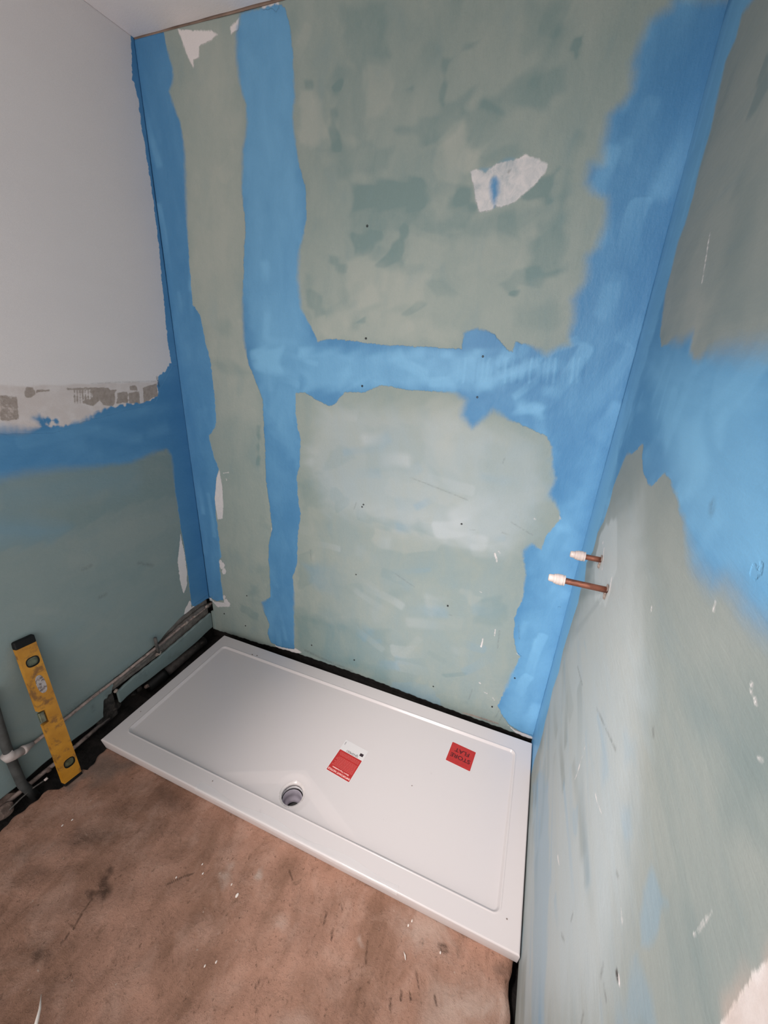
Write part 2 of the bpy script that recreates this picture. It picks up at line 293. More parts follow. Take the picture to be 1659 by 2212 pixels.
# darker roller / brush dabs seen on the upper board
C1 = lambda p: crop(620, 0, .3617, p); C2 = lambda p: crop(620, 350, .41, p); C3 = lambda p: crop(760, 850, .339, p); C4 = lambda p: crop(440, 900, .2712, p)
for p, a, s_ in [
  (C1([(330, 40), (600, 0), (604, 340), (570, 375), (485, 365), (440, 430), (380, 330), (340, 200)]), .42, .016),
  (C1([(470, 690), (480, 560), (460, 400), (300, 380), (280, 520), (300, 800), (460, 860)]), .25, .012),
  (C1([(935, 360), (1020, 330), (1180, 210), (1160, 240), (1040, 290), (965, 385), (930, 620), (920, 600)]), .5, .007),
  (C1([(640, 780), (860, 700), (1040, 560), (1120, 520), (1050, 700), (890, 860), (820, 870), (740, 800)]), .42, .01),
  (C1([(1440, 0), (1659, 0), (1659, 180), (1560, 300), (1420, 330), (1400, 200), (1440, 120)]), .35, .02),
  (C1([(1180, 590), (1270, 540), (1450, 430), (1640, 380), (1659, 520), (1560, 640), (1290, 660), (1140, 650)]), .42, .014),
  (C1([(1070, 660), (1180, 600), (1290, 680), (1200, 830), (1100, 890), (1065, 830)]), .35, .01),
  (C1([(180, 900), (280, 920), (320, 1060), (600, 1020), (640, 900), (500, 860), (300, 860)]), .35, .014),
  (C1([(250, 640), (290, 640), (320, 900), (260, 880)]), .55, .008),
  (C1([(380, 1130), (600, 1060), (800, 1080), (830, 1244), (400, 1244)]), .4, .014),
  (C1([(1010, 1120), (1090, 1130), (1120, 1244), (1000, 1244)]), .4, .01),
  (C1([(1400, 1160), (1560, 1030), (1620, 1010), (1570, 1200), (1440, 1200)]), .65, .008),
  (C1([(1150, 930), (1300, 860), (1440, 900), (1380, 940), (1170, 1000)]), .3, .01),
  (C1([(660, 545), (750, 515), (745, 530), (670, 550)]), .4, .006), (C1([(110, 490), (150, 490), (150, 525), (110, 525)]), .5, .006), (C1([(270, 520), (330, 490), (320, 535)]), .5, .006),
  (crop(1200, 0, .2767, [(90, 410), (150, 290), (230, 250), (220, 350), (160, 430)]), .95, .006),
  (C2([(340, 120), (720, 90), (780, 290), (660, 340), (500, 390), (480, 420), (350, 490), (330, 380)]), .36, .014),
  (C2([(550, 460), (620, 330), (640, 340), (610, 530), (510, 570), (470, 540)]), .55, .007),
  (C2([(340, 370), (500, 370), (500, 420), (430, 480), (350, 495)]), .3, .007),
  (C2([(850, 180), (980, 130), (1000, 260), (900, 370), (700, 380), (660, 320), (760, 330), (860, 280)]), .4, .012),
  (C2([(860, 390), (1000, 290), (1280, 240), (1400, 240), (1260, 420), (1100, 370), (900, 400)]), .3, .014),
  (C2([(1280, 420), (1420, 230), (1480, 60), (1460, 560), (1400, 600), (1270, 600)]), .5, .02),
  (C2([(1200, 560), (1440, 570), (1340, 650), (1240, 650), (1190, 700), (1130, 640)]), .45, .009),
  (C2([(210, 480), (310, 540), (310, 580), (250, 570)]), .5, .008), (C2([(120, 660), (190, 700), (195, 800), (150, 810), (90, 720)]), .45, .01),
  (C2([(610, 800), (680, 740), (740, 750), (680, 790), (640, 810)]), .45, .007), (C2([(340, 850), (380, 830), (410, 815), (405, 840), (350, 858)]), .6, .005),
  (C2([(730, 640), (820, 600), (920, 700), (840, 690), (790, 730)]), .3, .01), (C2([(1200, 780), (1380, 740), (1480, 760), (1440, 860), (1280, 900), (1190, 830)]), .3, .02),
  (C2([(1170, 700), (1230, 660), (1240, 680), (1200, 700)]), .6, .004),
  (C3([(90, 210), (440, 200), (480, 420), (340, 500), (90, 500)]), .3, .012), (C3([(380, 850), (420, 800), (540, 850), (520, 920), (440, 900)]), .5, .007),
  (C3([(30, 730), (160, 790), (310, 800), (330, 850), (170, 830), (30, 810)]), .38, .006), (C3([(600, 840), (650, 860), (660, 920), (590, 890)]), .45, .007),
  (C3([(850, 320), (1240, 330), (1270, 560), (1200, 600), (880, 640), (840, 470)]), .32, .02), (C3([(470, 420), (560, 520), (640, 640), (560, 620)]), .3, .012),
  (C3([(830, 1310), (950, 1290), (1000, 1400), (960, 1480), (770, 1470)]), .3, .012), (C3([(580, 1790), (740, 1780), (720, 1800), (600, 1810)]), .35, .006),
  (C4([(1050, 240), (1150, 240), (1200, 330), (1060, 420), (900, 450), (960, 470), (960, 360)]), .38, .01), (C4([(1000, 590), (1060, 560), (1110, 620), (1170, 640), (1140, 720), (1060, 760)]), .5, .006),
  (C4([(750, 520), (1000, 480), (1040, 740), (880, 720), (800, 740)]), .25, .012), (C4([(430, 80), (450, 80), (440, 380), (425, 380)]), .55, .008),
  (C4([(860, 1060), (880, 1200), (860, 1340), (750, 1380), (760, 1100)]), .28, .008), (C4([(700, 1500), (1000, 1640), (1475, 1700), (1475, 2150), (1000, 1950), (750, 1860)]), .42, .03),
  (C4([(380, 1340), (440, 1340), (440, 1440), (360, 1420)]), .4, .02), (C4([(280, 1480), (430, 1560), (440, 1630), (380, 1600), (300, 1560)]), .4, .008),
  (crop(280, 300, .2712, [(640, 1780), (700, 1750), (820, 1780), (960, 1860), (900, 1900), (700, 1850)]), .4, .02), (crop(280, 300, .2712, [(690, 1440), (800, 1450), (820, 1560), (720, 1560)]), .35, .02),
  ]: S.wash('wash', p, a*1.0, s_)
for p, a, s_ in [(C1([(80, 540), (190, 560), (240, 820), (200, 860), (70, 860)]), -.45, .012), (C1([(890, 870), (1000, 780), (1060, 700), (1080, 880), (1160, 920), (1120, 1010), (1000, 1090), (880, 1100)]), -.4, .01),
  (C1([(440, 390), (620, 380), (640, 640), (480, 700)]), -.25, .01), (C2([(310, 520), (440, 500), (560, 580), (760, 590), (700, 760), (320, 760)]), -.35, .014), (C2([(640, 380), (850, 440), (800, 560), (620, 530)]), -.2, .01),
  (C2([(900, 420), (1260, 380), (1230, 560), (900, 580)]), -.2, .02), (C3([(150, 870), (300, 870), (640, 900), (540, 1010), (270, 1010), (130, 960)]), -.35, .008), (C3([(240, 540), (700, 640), (700, 720), (200, 650)]), -.3, .012),
  (C3([(480, 20), (780, 40), (640, 300), (700, 520), (560, 460), (480, 300)]), -.3, .02), (C3([(680, 1250), (760, 1350), (830, 1300), (700, 1240)]), -.3, .008), (C2([(180, 830), (320, 760), (560, 780), (900, 900), (900, 950), (200, 930)]), -.3, .02)]: S.wash('wash', p, a, s_)
S.wash('wash', [(420, 60), (520, 60), (520, 700), (560, 900), (470, 900), (410, 500)], -.32, .05)
S.wash('wash', [(640, -50), (1460, -50), (1300, 560), (640, 560)], .1, .1)
# paler wash over the middle of the lower board
S.wash('pale', [(690, 870), (1000, 880), (1180, 960), (1190, 1060), (1150, 1160), (1100, 1200), (900, 1150), (700, 1100), (660, 1000)], .45, .07)
S.wash('pale', [(700, 1100), (1100, 1100), (1090, 1480), (800, 1440)], .14, .08)
S.dabs('pale', 26, (.6, 1.5, .1, 1.35), (.04, .14), (.015, .04), 5, 20, (.08, .3), .014)
# thin blue washes
S.wash('thin', C3([(100, 1350), (330, 1310), (520, 1240), (690, 1250), (680, 1350), (940, 1390), (900, 1480), (640, 1440), (300, 1430), (130, 1410)]), .55, .014)
S.wash('thin', C4([(800, 1180), (1100, 1180), (1475, 1400), (1475, 1580), (1150, 1520), (860, 1340)]), .3, .03)
S.wash('thin', C3([(250, 1830), (480, 1850), (540, 1920), (580, 2000), (400, 1970), (260, 1880)]), .42, .006)
S.wash('thin', [(700, 900), (1150, 950), (1180, 1100), (1100, 1550), (700, 1430)], .10, .12)
S.wash('thin', [(1195, 1000), (1235, 1010), (1230, 1090), (1190, 1080)], .45, .03)
S.dabs('wash', 90, (.35, 1.5, 1.6, 2.5), (.03, .09), (.008, .03), 70, 25, (.05, .3))
S.dabs('wash', 60, (.3, 1.5, .05, 1.35), (.03, .12), (.01, .03), 8, 18, (.05, .25))
S.dabs('wash', 25, (.05, .5, .1, 2.4), (.03, .12), (.008, .02), 85, 12, (.05, .2))
S.dabs('lite', 70, (0, .5, 0, 2.5), (.03, .14), (.006, .02), 88, 6, (.1, .5)); S.dabs('lite', 90, (1.35, 1.76, 0, 2.5), (.03, .13), (.006, .03), 84, 10, (.1, .55))
S.dabs('lite', 50, (.45, 1.6, 1.42, 1.6), (.02, .12), (.006, .02), 5, 15, (.1, .6)); S.dabs('thin', 20, (.9, 1.5, .1, 1.4), (.02, .1), (.01, .03), 10, 20, (.08, .25))
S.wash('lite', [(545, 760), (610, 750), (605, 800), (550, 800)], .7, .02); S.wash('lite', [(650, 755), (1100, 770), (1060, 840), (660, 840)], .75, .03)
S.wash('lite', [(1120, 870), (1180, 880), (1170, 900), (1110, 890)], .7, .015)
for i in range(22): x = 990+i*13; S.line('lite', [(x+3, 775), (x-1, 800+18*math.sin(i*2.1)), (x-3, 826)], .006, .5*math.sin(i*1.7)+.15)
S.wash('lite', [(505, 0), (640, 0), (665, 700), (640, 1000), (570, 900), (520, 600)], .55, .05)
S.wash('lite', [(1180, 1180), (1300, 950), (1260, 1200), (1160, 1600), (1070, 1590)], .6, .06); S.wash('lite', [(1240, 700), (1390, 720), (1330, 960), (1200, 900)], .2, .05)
S.wash('lite', [(1390, 0), (1620, 0), (1500, 330), (1300, 330)], -.2, .08); S.wash('lite', [(280, 60), (400, 60), (440, 760), (370, 700)], -.15, .05)  # top corners darkened in the blue to imitate weaker light there
S.line('dark', [(458, 1358), (489, 1370), (500, 1374)], .006, .5)
for p in [[(1020, 1490), (1012, 1512)], [(1075, 1400), (1079, 1362)], [(970, 1328), (976, 1330)], [(887, 1032), (960, 1060), (1010, 1080)], [(670, 1187), (672, 1212)], [(1105, 1128), (1150, 1156)], [(1086, 1000), (1090, 990)], [(1120, 1350), (1122, 1380)], [(855, 1240), (895, 1268)], [(1078, 1535), (1070, 1550)], [(1085, 1545), (1078, 1560)], [(770, 1085), (765, 1100)], [(1015, 1144), (1026, 1145)], [(1085, 1150), (1100, 1155)]]: S.line('dark', p, .0035, .34)
for p in [[(660, 1405), (700, 1425), (760, 1450)], [(780, 1462), (800, 1468)], [(1040, 1552), (1075, 1566)], [(480, 1362), (490, 1366)]]: S.line('dark', p, .012, .4)
S.line('raw', [(1000, 1540), (1040, 1552), (1075, 1563)], .004)
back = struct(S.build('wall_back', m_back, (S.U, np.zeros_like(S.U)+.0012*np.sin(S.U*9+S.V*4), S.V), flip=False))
# small board piece under the corner notch
U, V = grid(0, NOTCH, bot_back, .135); S = Sheet(1, 0., U, V); S.f['wash'] += .2
p_ = S.build('wall_corner_strip', m_back, (S.U, np.zeros_like(S.U), S.V)); p_.name = 'trim_1'; struct(p_)

# ================================================================== left wall (u = -y)
def trace(px, ax=0, v=0.):
    q = sorted([(-on(x, y, ax, v)[1], on(x, y, ax, v)[2]) for x, y in px]); return np.array([k[0] for k in q]), np.array([k[1] for k in q])
TC = trace([(462, 1293), (449, 1293), (426, 1307), (399, 1327), (375, 1350), (345, 1384), (328, 1401), (262, 1455), (235, 1474)])
def top_ch(u): return np.interp(u, *TC)+.0015*np.sin(u*70)
bot_left = lambda u: .012+.003*np.sin(u*17)+.0015*np.sin(u*51)
def lo_left(u): return np.where(u < .585, top_ch(u), np.where(u < .655, np.interp(u, [.585, .6, .64, .655], [.128, .1, .085, .02])+.004*np.sin(u*300), bot_left(u)))
UE = 1.75
U, V = grid(0, UE, lo_left, H); S = Sheet(0, 0., U, V)
m_left_p = S
S.area('white', [(-250, 850), (0, 848), (180, 846), (346, 841), (372, 790), (500, 790), (320, 40), (-1300, -1300)])
S.f['soft'][:] = .0018
S.area('white', [(-250, 822), (0, 820), (345, 812), (346, 850), (335, 870), (180, 912), (120, 935), (-250, 945)])
CB = lambda p: crop(0, 780, .2291, p)
S.area('raw', CB([(855, 250), (1020, 248), (1040, 270), (1100, 270), (1085, 300), (1090, 370), (1070, 425), (980, 415), (940, 370), (880, 425), (780, 400), (770, 370), (850, 360), (880, 330), (850, 290)]))
S.area('raw', CB([(1225, 232), (1285, 232), (1300, 278), (1228, 275)])); S.area('raw', CB([(225, 290), (245, 245), (300, 255), (350, 292), (290, 345), (240, 345)]))
for k in range(9): S.line('raw', CB([(8+k*17, 330), (12+k*18, 440), (18+k*18, 545)]), .0028)
for k in range(7): S.line('raw', CB([(700+k*26, 275), (705+k*26, 395)]), .0018)
S.area('raw', CB([(1105, 300), (1200, 290), (1210, 390), (1100, 400)])); S.area('raw', CB([(1345, 250), (1480, 215), (1495, 330), (1440, 345), (1360, 410)])); S.area('raw', CB([(1215, 300), (1320, 285), (1320, 400), (1220, 400)]))
S.line('white', CB([(1325, 260), (1345, 420)]), .004); S.line('raw', CB([(640, 265), (760, 262), (850, 258)]), .003); S.line('raw', CB([(350, 285), (460, 275)]), .003)
S.wash('raw2', CB([(-900, 215), (250, 235), (860, 215), (1480, 195), (1500, 350), (1400, 500), (780, 700), (300, 700), (-900, 760)]), .42, .004, wob=.002)
S.wash('raw2', CB([(-900, 330), (150, 330), (160, 540), (-900, 600)]), .25, .006)
S.line('dark', CB([(1480, 150), (1500, 235)]), .006, .8); S.line('dark', CB([(860, 213), (1100, 200), (1480, 190)]), .0035, .3)
def teeth(px, amp, step, seed, dx=0.):
    r_ = random.Random(seed); o_ = []
    for (x0_, y0_), (x1_, y1_) in zip(px, px[1:]):
        n_ = max(1, int(math.hypot(x1_-x0_, y1_-y0_)/step))
        for k in range(n_): f_ = k/n_; o_.append((x0_+(x1_-x0_)*f_+r_.uniform(-dx, dx), y0_+(y1_-y0_)*f_+r_.uniform(-amp, amp*.4)))
    return o_+[px[-1]]
S.area('blue', [(-250, 945), (0, 926)] + teeth([(0, 926), (60, 930), (90, 922)], 3, 6, 1) + [(72, 902)] + teeth([(80, 901), (120, 908), (128, 914), (95, 916), (110, 923), (160, 917), (200, 900), (222, 887), (240, 880), (270, 877), (325, 869), (342, 858)], 6, 4.5, 2) + teeth([(341, 835), (345, 812), (358, 800), (370, 785)], 5, 4, 3, 3) + [(366, 760), (362, 740), (353, 640), (346, 560), (331, 430), (320, 360), (310, 300), (299, 220), (291, 178), (286, 172), (285, 120), (281, 76), (330, 60), (520, 1300), (460, 1330), (414, 1308), (404, 1220), (389, 1126), (379, 1063), (371, 985), (360, 970), (329, 979), (282, 1000), (188, 1010), (125, 1013), (47, 1023), (0, 1035), (-250, 1060)])
for a in [(370, 1000, .01, .08), (300, 985, .016, .12), (150, 1010, .02, .16), (0, 1030, .03, .2), (120, 925, .004, .06), (380, 1080, .006, .06)]: S.softat(*a)
S.area('white', [(390, 1154), (398, 1189), (404, 1236), (404, 1264), (397, 1283), (389, 1252), (384, 1214)])
S.area('white', [(398, 1328), (399, 1318), (410, 1297), (413, 1302), (414, 1312), (426, 1300), (448, 1286), (462, 1294), (450, 1300), (425, 1316), (410, 1327)])
S.wash('wash', [(0, 1190), (110, 1170), (190, 1130), (230, 1112), (300, 1085), (380, 1070), (372, 980), (0, 1040)], .42, .012)
S.wash('thin', [(-100, 1185), (110, 1165), (150, 1140), (60, 1120), (-100, 1110)], .3, .05)
S.wash('thin', [(-100, 1040), (300, 1000), (300, 1060), (-100, 1130)], .14, .06)
S.wash('wash', [(150, 1170), (380, 1085), (385, 1130), (200, 1230), (150, 1220)], -.35, .03)
S.dabs('wash', 70, (0, 1.7, .1, 1.2), (.03, .15), (.008, .03), 25, 20, (.05, .3), .02)
S.wash('lite', [(-200, 900), (460, 800), (460, 1300), (380, 1300), (340, 960), (-200, 1040)], -.3, .05)  # thicker coat, plus dimmer light on this band painted into the blue
S.dabs('lite', 40, (0, .9, 1.15, 1.45), (.05, .2), (.01, .03), 3, 8, (.05, .3), .02)
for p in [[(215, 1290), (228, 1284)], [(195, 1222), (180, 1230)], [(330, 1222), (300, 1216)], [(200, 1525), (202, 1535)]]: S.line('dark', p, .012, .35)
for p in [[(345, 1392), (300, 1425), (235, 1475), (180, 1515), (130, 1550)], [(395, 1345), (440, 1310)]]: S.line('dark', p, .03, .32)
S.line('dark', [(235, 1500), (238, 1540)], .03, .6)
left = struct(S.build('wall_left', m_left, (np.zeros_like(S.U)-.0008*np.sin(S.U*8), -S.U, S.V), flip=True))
# lower board strip below the pipe chase
SL = trace([(458, 1322), (453, 1327), (436, 1341), (409, 1365), (369, 1399), (340, 1424), (284, 1468), (264, 1487)])
SB = trace([(456, 1357), (409, 1400), (360, 1439), (306, 1479), (274, 1504), (264, 1514)])
slit = lambda u: np.interp(u, *SL)+.0012*np.sin(u*120)
U, V = grid(.002, .575, lambda u: np.interp(u, *SB)+.0015*np.sin(u*41), slit); S = Sheet(0, 0., U, V); S.f['wash'] += .1
S.dabs('dark', 8, (0, .5, .02, .11), (.02, .04), (.008, .015), 60, 30, (.1, .35), .015)
o = S.build('trim_2', m_left, (np.zeros_like(S.U)+.001, -S.U, S.V), flip=True); struct(o)

# ================================================================== right wall (u = -y)
U, V = grid(0, 1.62, .004, 2.500); S = Sheet(0, W, U, V)
S.area('blue', [(1680, -60), (1607, 28), (1593, 83), (1571, 133), (1554, 208), (1540, 277), (1515, 360), (1499, 429), (1482, 484), (1466, 525), (1449, 594), (1438, 635), (1427, 718), (1430, 749), (1449, 740), (1477, 737), (1499, 721), (1493, 760), (1502, 779), (1513, 776), (1530, 762), (1560, 757), (1615, 757), (1700, 760), (1800, 800), (1800, 1420), (1659, 1352), (1639, 1341), (1612, 1318), (1594, 1280), (1571, 1257), (1542, 1262), (1519, 1244), (1499, 1212), (1485, 1167), (1479, 1126), (1465, 1081), (1449, 1036), (1436, 1018), (1409, 1051), (1399, 1045), (1390, 1013), (1387, 990), (1390, 959), (1384, 961), (1368, 979), (1354, 979), (1343, 1006), (1327, 1047), (1316, 1092), (1305, 1126), (1293, 1150), (1283, 1190), (1269, 1216), (1265, 1256), (1256, 1276), (1251, 1302), (1240, 1336), (1217, 1408), (1208, 1453), (1195, 1487), (1186, 1528), (1178, 1558), (1174, 1578), (1165, 1611), (1155, 1641), (1146, 1680), (1100, 1640), (1100, 1500), (1250, 900), (1500, -60)])
for a in [(1560, 180, .016, .06), (1520, 340, .014, .06), (1470, 520, .014, .06), (1435, 660, .014, .06), (1470, 740, .02, .08), (1600, 760, .03, .12), (1535, 1240, .025, .1), (1600, 1290, .03, .12), (1640, 1340, .03, .12), (1350, 980, .01, .05), (1260, 1270, .01, .06), (1200, 1480, .008, .08), (1170, 1600, .008, .1), (1600, 60, .012, .06)]: S.softat(*a)
S.area('white', [(1800, 2010), (1659, 2080), (1640, 2100), (1620, 2128), (1600, 2150), (1585, 2180), (1560, 2215), (1540, 2400), (1800, 2500)]); S.softat(1620, 2140, .02, .12)
S.wash('pale', [(1285, 1215), (1300, 1150), (1330, 1120), (1330, 1230), (1310, 1300), (1290, 1290)], .8, .015)
S.line('white', [(1306, 1185), (1302, 1230)], .004); S.line('white', [(1322, 1250), (1316, 1285)], .004); S.line('white', [(1303, 1172), (1304, 1174)], .003)
for p in [[(1630, 1238), (1640, 1248), (1634, 1230)], [(1652, 1220), (1650, 1235)]]: S.line('white', p, .004)
for p in [[(1550, 1300), (1545, 1320)], [(1408, 1310), (1407, 1320)], [(1267, 1610), (1250, 1670), (1242, 1690)], [(1287, 1715), (1294, 1740), (1300, 1757)], [(1341, 1960), (1344, 1990)], [(1541, 1968), (1530, 1985), (1515, 2005), (1500, 2020)], [(1629, 1478), (1630, 1495)], [(1637, 1510), (1639, 1524)], [(1645, 1640), (1654, 1645)]]: S.line('white', p, .0006)
S.line('white', [(1208, 1850), (1211, 1870)], .002); S.line('white', [(1537, 505), (1528, 560), (1520, 610)], .002, None)
S.dabs('pale', 30, (0, 1.2, .05, .9), (.05, .2), (.008, .03), 3, 10, (-.35, -.1), .012)
S.wash('pale', [(1190, 1480), (1270, 1270), (1310, 1120), (1390, 1060), (1400, 1500), (1360, 1900), (1300, 2230), (1120, 2230), (1140, 1800)], .62, .10)
S.wash('raw2', [(1800, 1990), (1659, 2060), (1600, 2130), (1560, 2200), (1530, 2400), (1800, 2500)], .62, .01)
S.wash('thin', [(1200, 1500), (1300, 1380), (1400, 1500), (1400, 1900), (1330, 2230), (1120, 2230), (1140, 1800)], .10, .06)
S.wash('thin', [(1401, 1877), (1427, 1914), (1441, 1950), (1423, 2002), (1394, 2039), (1372, 2072), (1386, 2024), (1386, 1914)], .34, .009)
S.wash('thin', [(1365, 2100), (1385, 2080), (1412, 2140), (1420, 2230), (1330, 2230), (1350, 2150)], .28, .02)
S.wash('thin', [(1150, 1700), (1168, 1660), (1186, 1700), (1190, 1900), (1178, 2230), (1150, 2230), (1156, 1900)], .36, .014, wob=.006)
S.wash('thin', [(1343, 1730), (1366, 1735), (1364, 1800), (1350, 1810)], .3, .012); S.wash('thin', [(1240, 1745), (1250, 1745), (1248, 1805), (1241, 1800)], .28, .008); S.wash('thin', [(1345, 1580), (1372, 1600), (1370, 1650), (1350, 1640)], .22, .014)
S.wash('lite', [(1400, 780), (1659, 780), (1750, 1400), (1480, 1150)], .75, .06); S.wash('lite', [(1480, 930), (1520, 900), (1530, 1010), (1490, 1060)], .5, .03); S.wash('lite', [(1540, 900), (1570, 880), (1560, 960)], .4, .02)
S.wash('lite', [(1360, 800), (1320, 1100), (1200, 1500), (1140, 1600), (1180, 1450), (1300, 1000)], .6, .03)
S.wash('wash', [(1480, 1500), (1700, 1450), (1700, 1640), (1640, 1760), (1560, 1760), (1540, 1600)], .5, .05)
S.wash('wash', [(1600, 1640), (1700, 1640), (1700, 1800), (1580, 1760)], .35, .03); S.wash('wash', [(1430, 1950), (1660, 1900), (1660, 2060), (1560, 2210), (1430, 2210)], .35, .06)
S.wash('wash', [(1200, 1450), (1380, 1350), (1400, 1900), (1330, 2230), (1130, 2230)], -.35, .08)
S.wash('wash', [(1615, 260), (1635, 200), (1659, 120), (1700, 140), (1640, 230), (1615, 262)], .8, .008); S.wash('wash', [(1540, 700), (1570, 560), (1600, 380), (1640, 400), (1610, 700)], .35, .03)
S.wash('wash', [(1470, 720), (1500, 560), (1530, 560), (1510, 720)], -.3, .02)
S.wash('wash', [(1365, 1060), (1372, 1130), (1352, 1130), (1358, 1070)], .3, .02)
S.dabs('wash', 90, (0, 1.5, .05, 1.1), (.04, .16), (.006, .022), 5, 14, (.08, .4)); S.dabs('wash', 50, (0, .7, 1.4, 2.5), (.04, .14), (.008, .03), 60, 15, (.08, .4))
S.dabs('thin', 50, (0, 1.3, .02, .95), (.04, .16), (.004, .016), 3, 8, (.06, .3)); S.dabs('lite', 70, (0, .9, .8, 1.6), (.03, .1), (.006, .03), 60, 30, (.1, .5)); S.dabs('lite', 40, (0, .2, 0, 2.5), (.05, .2), (.004, .012), 89, 3, (.1, .5))
S.line('dark', [(1332, 2100), (1334, 2112)], .006, 1.6); S.line('white', [(1337, 2114), (1338, 2122)], .003)
for p in [[(1541, 1090), (1541, 1104)]]: S.line('dark', p, .012, .35)
for p in [[(1290, 1530), (1330, 1620)], [(1250, 1440), (1260, 1480)], [(1216, 2020), (1222, 2034)], [(1304, 2085), (1298, 2110)], [(1262, 2190), (1257, 2212)], [(1240, 1975), (1236, 1990)], [(1332, 1885), (1336, 1895)], [(1305, 2130), (1310, 2160)], [(1411, 1575), (1412, 1590)]]: S.line('dark', p, .005, .45)
S.wash('lite', [(1600, -40), (1640, -40), (1500, 430), (1400, 760), (1330, 1000), (1250, 1320), (1190, 1560), (1150, 1700), (1100, 1700), (1300, 900), (1500, 200)], .7, .02)  # corner strip: streaky coat, plus brighter light painted into the blue
for p in [[(1158, 1640), (1149, 1740)], [(1146, 1760), (1143, 1850)]]: S.line('dark', p, .004, .35)
right = struct(S.build('wall_right', m_right, (W+.0015*np.sin(S.V*5+S.U*3)-.0015, -S.U, S.V), flip=False))

# ------------------------------------------------------------------ masonry behind boards, ceiling, rear of room
m_core = mat('dark_masonry', (.022, .018, .016), .95, var=.4, scale=14, bump=.01)
m_mortar = mat('grey_mortar', (.20, .175, .155), .9, var=.3, scale=26, bump=.003, dirt=(.05, .045, .04), dirt_amt=.7)
bm = bmesh.new(); box(bm, (-.16, .05, -.3), (W+.12, .15, 2.6)); struct(obj('wall_masonry', bm, m_core)).name = 'wall_back_masonry'
bm = bmesh.new(); box(bm, (-.16, -1.8, -.3), (-.05, .05, 2.6)); struct(obj('wall_left_masonry', bm, m_core))
bm = bmesh.new(); box(bm, (W+.02, -1.62, -.3), (W+.12, .05, 2.6)); struct(obj('wall_right_masonry', bm, m_core))
t = NT('ceiling_paint'); t.base(t.mix(t.ramp(t.noise(3, 4), .3, .7), (.87, .79, .765), (.90, .82, .795))); t.b.inputs['Roughness'].default_value = .7; t.bump(t.noise(160, 4, .6), .0008)
bm = bmesh.new()
n = 60; fr = []
for i in range(n+1):
    x = -.16+(W+.28)*i/n; fr.append((x, -.001-.0035*max(0, math.sin(x*2.6))-.0008*math.sin(x*41)))
vt = [[bm.verts.new((x, y if k else -1.9, z)) for x, y in fr] for k, z in ((0, H), (1, H), (1, H+.0125), (0, H+.0125))]
for a, b in zip(vt, vt[1:]+vt[:1]):
    for i in range(n): bm.faces.new((a[i], a[i+1], b[i+1], b[i]))
struct(obj('ceiling', bm, t.m))
m_wood = mat('old_timber', (.26, .18, .14), .9, var=.3, scale=9, bump=.002)
bm = bmesh.new(); box(bm, (-.05, .0005, H-.004), (W, .04, H+.06)); struct(obj('trim_3', bm, m_wood))

# ================================================================== floor
t = NT('worn_concrete')
v1 = t.mapped((1, 1, 1), (0, 0, .9)); big = t.noise(2.2, 6, .6, dist=.8); med = t.noise(9, 7, .65, dist=.5); fn = t.noise(70, 6, .75); stv = t.noise(6, 6, .6, vec=t.mapped((2.6, .8, 1), (0, 0, -.35)), dist=1.)
c = t.mix(t.ramp(t.math('ADD', t.math('MULTIPLY', big, .6), t.math('MULTIPLY', stv, .4)), .34, .67), (.225, .118, .076), (.455, .25, .178))
c = t.mix(t.ramp(med, .45, .72, 0, .6), c, (.48, .30, .23)); c = t.mix(t.ramp(t.noise(14, 6, .7, dist=1.2), .58, .72, 0, .65), c, (.17, .095, .06))
c = t.mix(t.ramp(fn, .58, .70, 0, .75), c, (.12, .062, .04)); c = t.mix(t.ramp(t.noise(24, 7, .75, dist=1.), .55, .7, 0, .55), c, (.19, .10, .066)); c = t.mix(t.ramp(t.noise(38, 4, .6), .68, .74, 0, .7), c, (.50, .40, .33))
c = t.mix(t.ramp(t.noise(150, 4, .75), .60, .68, 0, .6), c, (.11, .058, .036)); c = t.mix(t.ramp(t.noise(48, 6, .8, vec=t.mapped((1.6, .8, 1), (0, 0, -.35))), .60, .66, 0, .8), c, (.12, .062, .04)); c = t.mix(t.ramp(t.noise(95, 5, .75), .66, .72, 0, .55), c, (.62, .44, .35))
c = t.mix(t.math('MULTIPLY', t.attr('lite'), t.ramp(med, .3, .6), clamp=True), c, (.48, .36, .30))
dk = t.math('MULTIPLY', t.attr('dark'), t.ramp(t.noise(30, 5, .7), .2, .6), clamp=True); c = t.mix(dk, c, (.06, .03, .018))
c = t.mix(t.math('MULTIPLY', t.attr('raw'), 1, clamp=True), c, (.13, .11, .095))
t.base(c); t.b.inputs['Roughness'].default_value = .78; t.b.inputs['Specular IOR Level'].default_value = .3
h = t.math('ADD', t.math('MULTIPLY', med, .8), t.math('MULTIPLY', fn, .45)); h = t.math('SUBTRACT', h, t.math('MULTIPLY', dk, .5)); t.bump(h, .011)
m_floor = t.m
edge = sorted([(-on(x, y, 2, 0)[1], on(x, y, 2, 0)[0]) for x, y in [(-60, 1850), (0, 1791), (20, 1768), (53, 1743), (80, 1722), (101, 1702), (123, 1700), (160, 1682), (190, 1655), (215, 1625)]])
eu = np.array([e[0] for e in edge]); ex = np.array([e[1] for e in edge])
u = np.linspace(.05, 1.75, 420); x0 = np.where(u < .74, .155, np.interp(u, eu, ex))+.003*np.sin(u*47)*np.sin(u*19)+.003*np.sin(u*143)
x0 = np.where((u > .84) & (u < .93), np.minimum(x0, .128), x0)
x1 = W-.006-np.interp(u, [0, .72, .765, .79, .83, .86, .93, 1.8], [.004, .004, .008, .017, .009, .006, .005, .004])+.002*np.sin(u*90)
t_ = np.linspace(0, 1, 400); X = x0[:, None]+(x1-x0)[:, None]*t_[None]; Y = np.repeat(u[:, None], 400, 1)
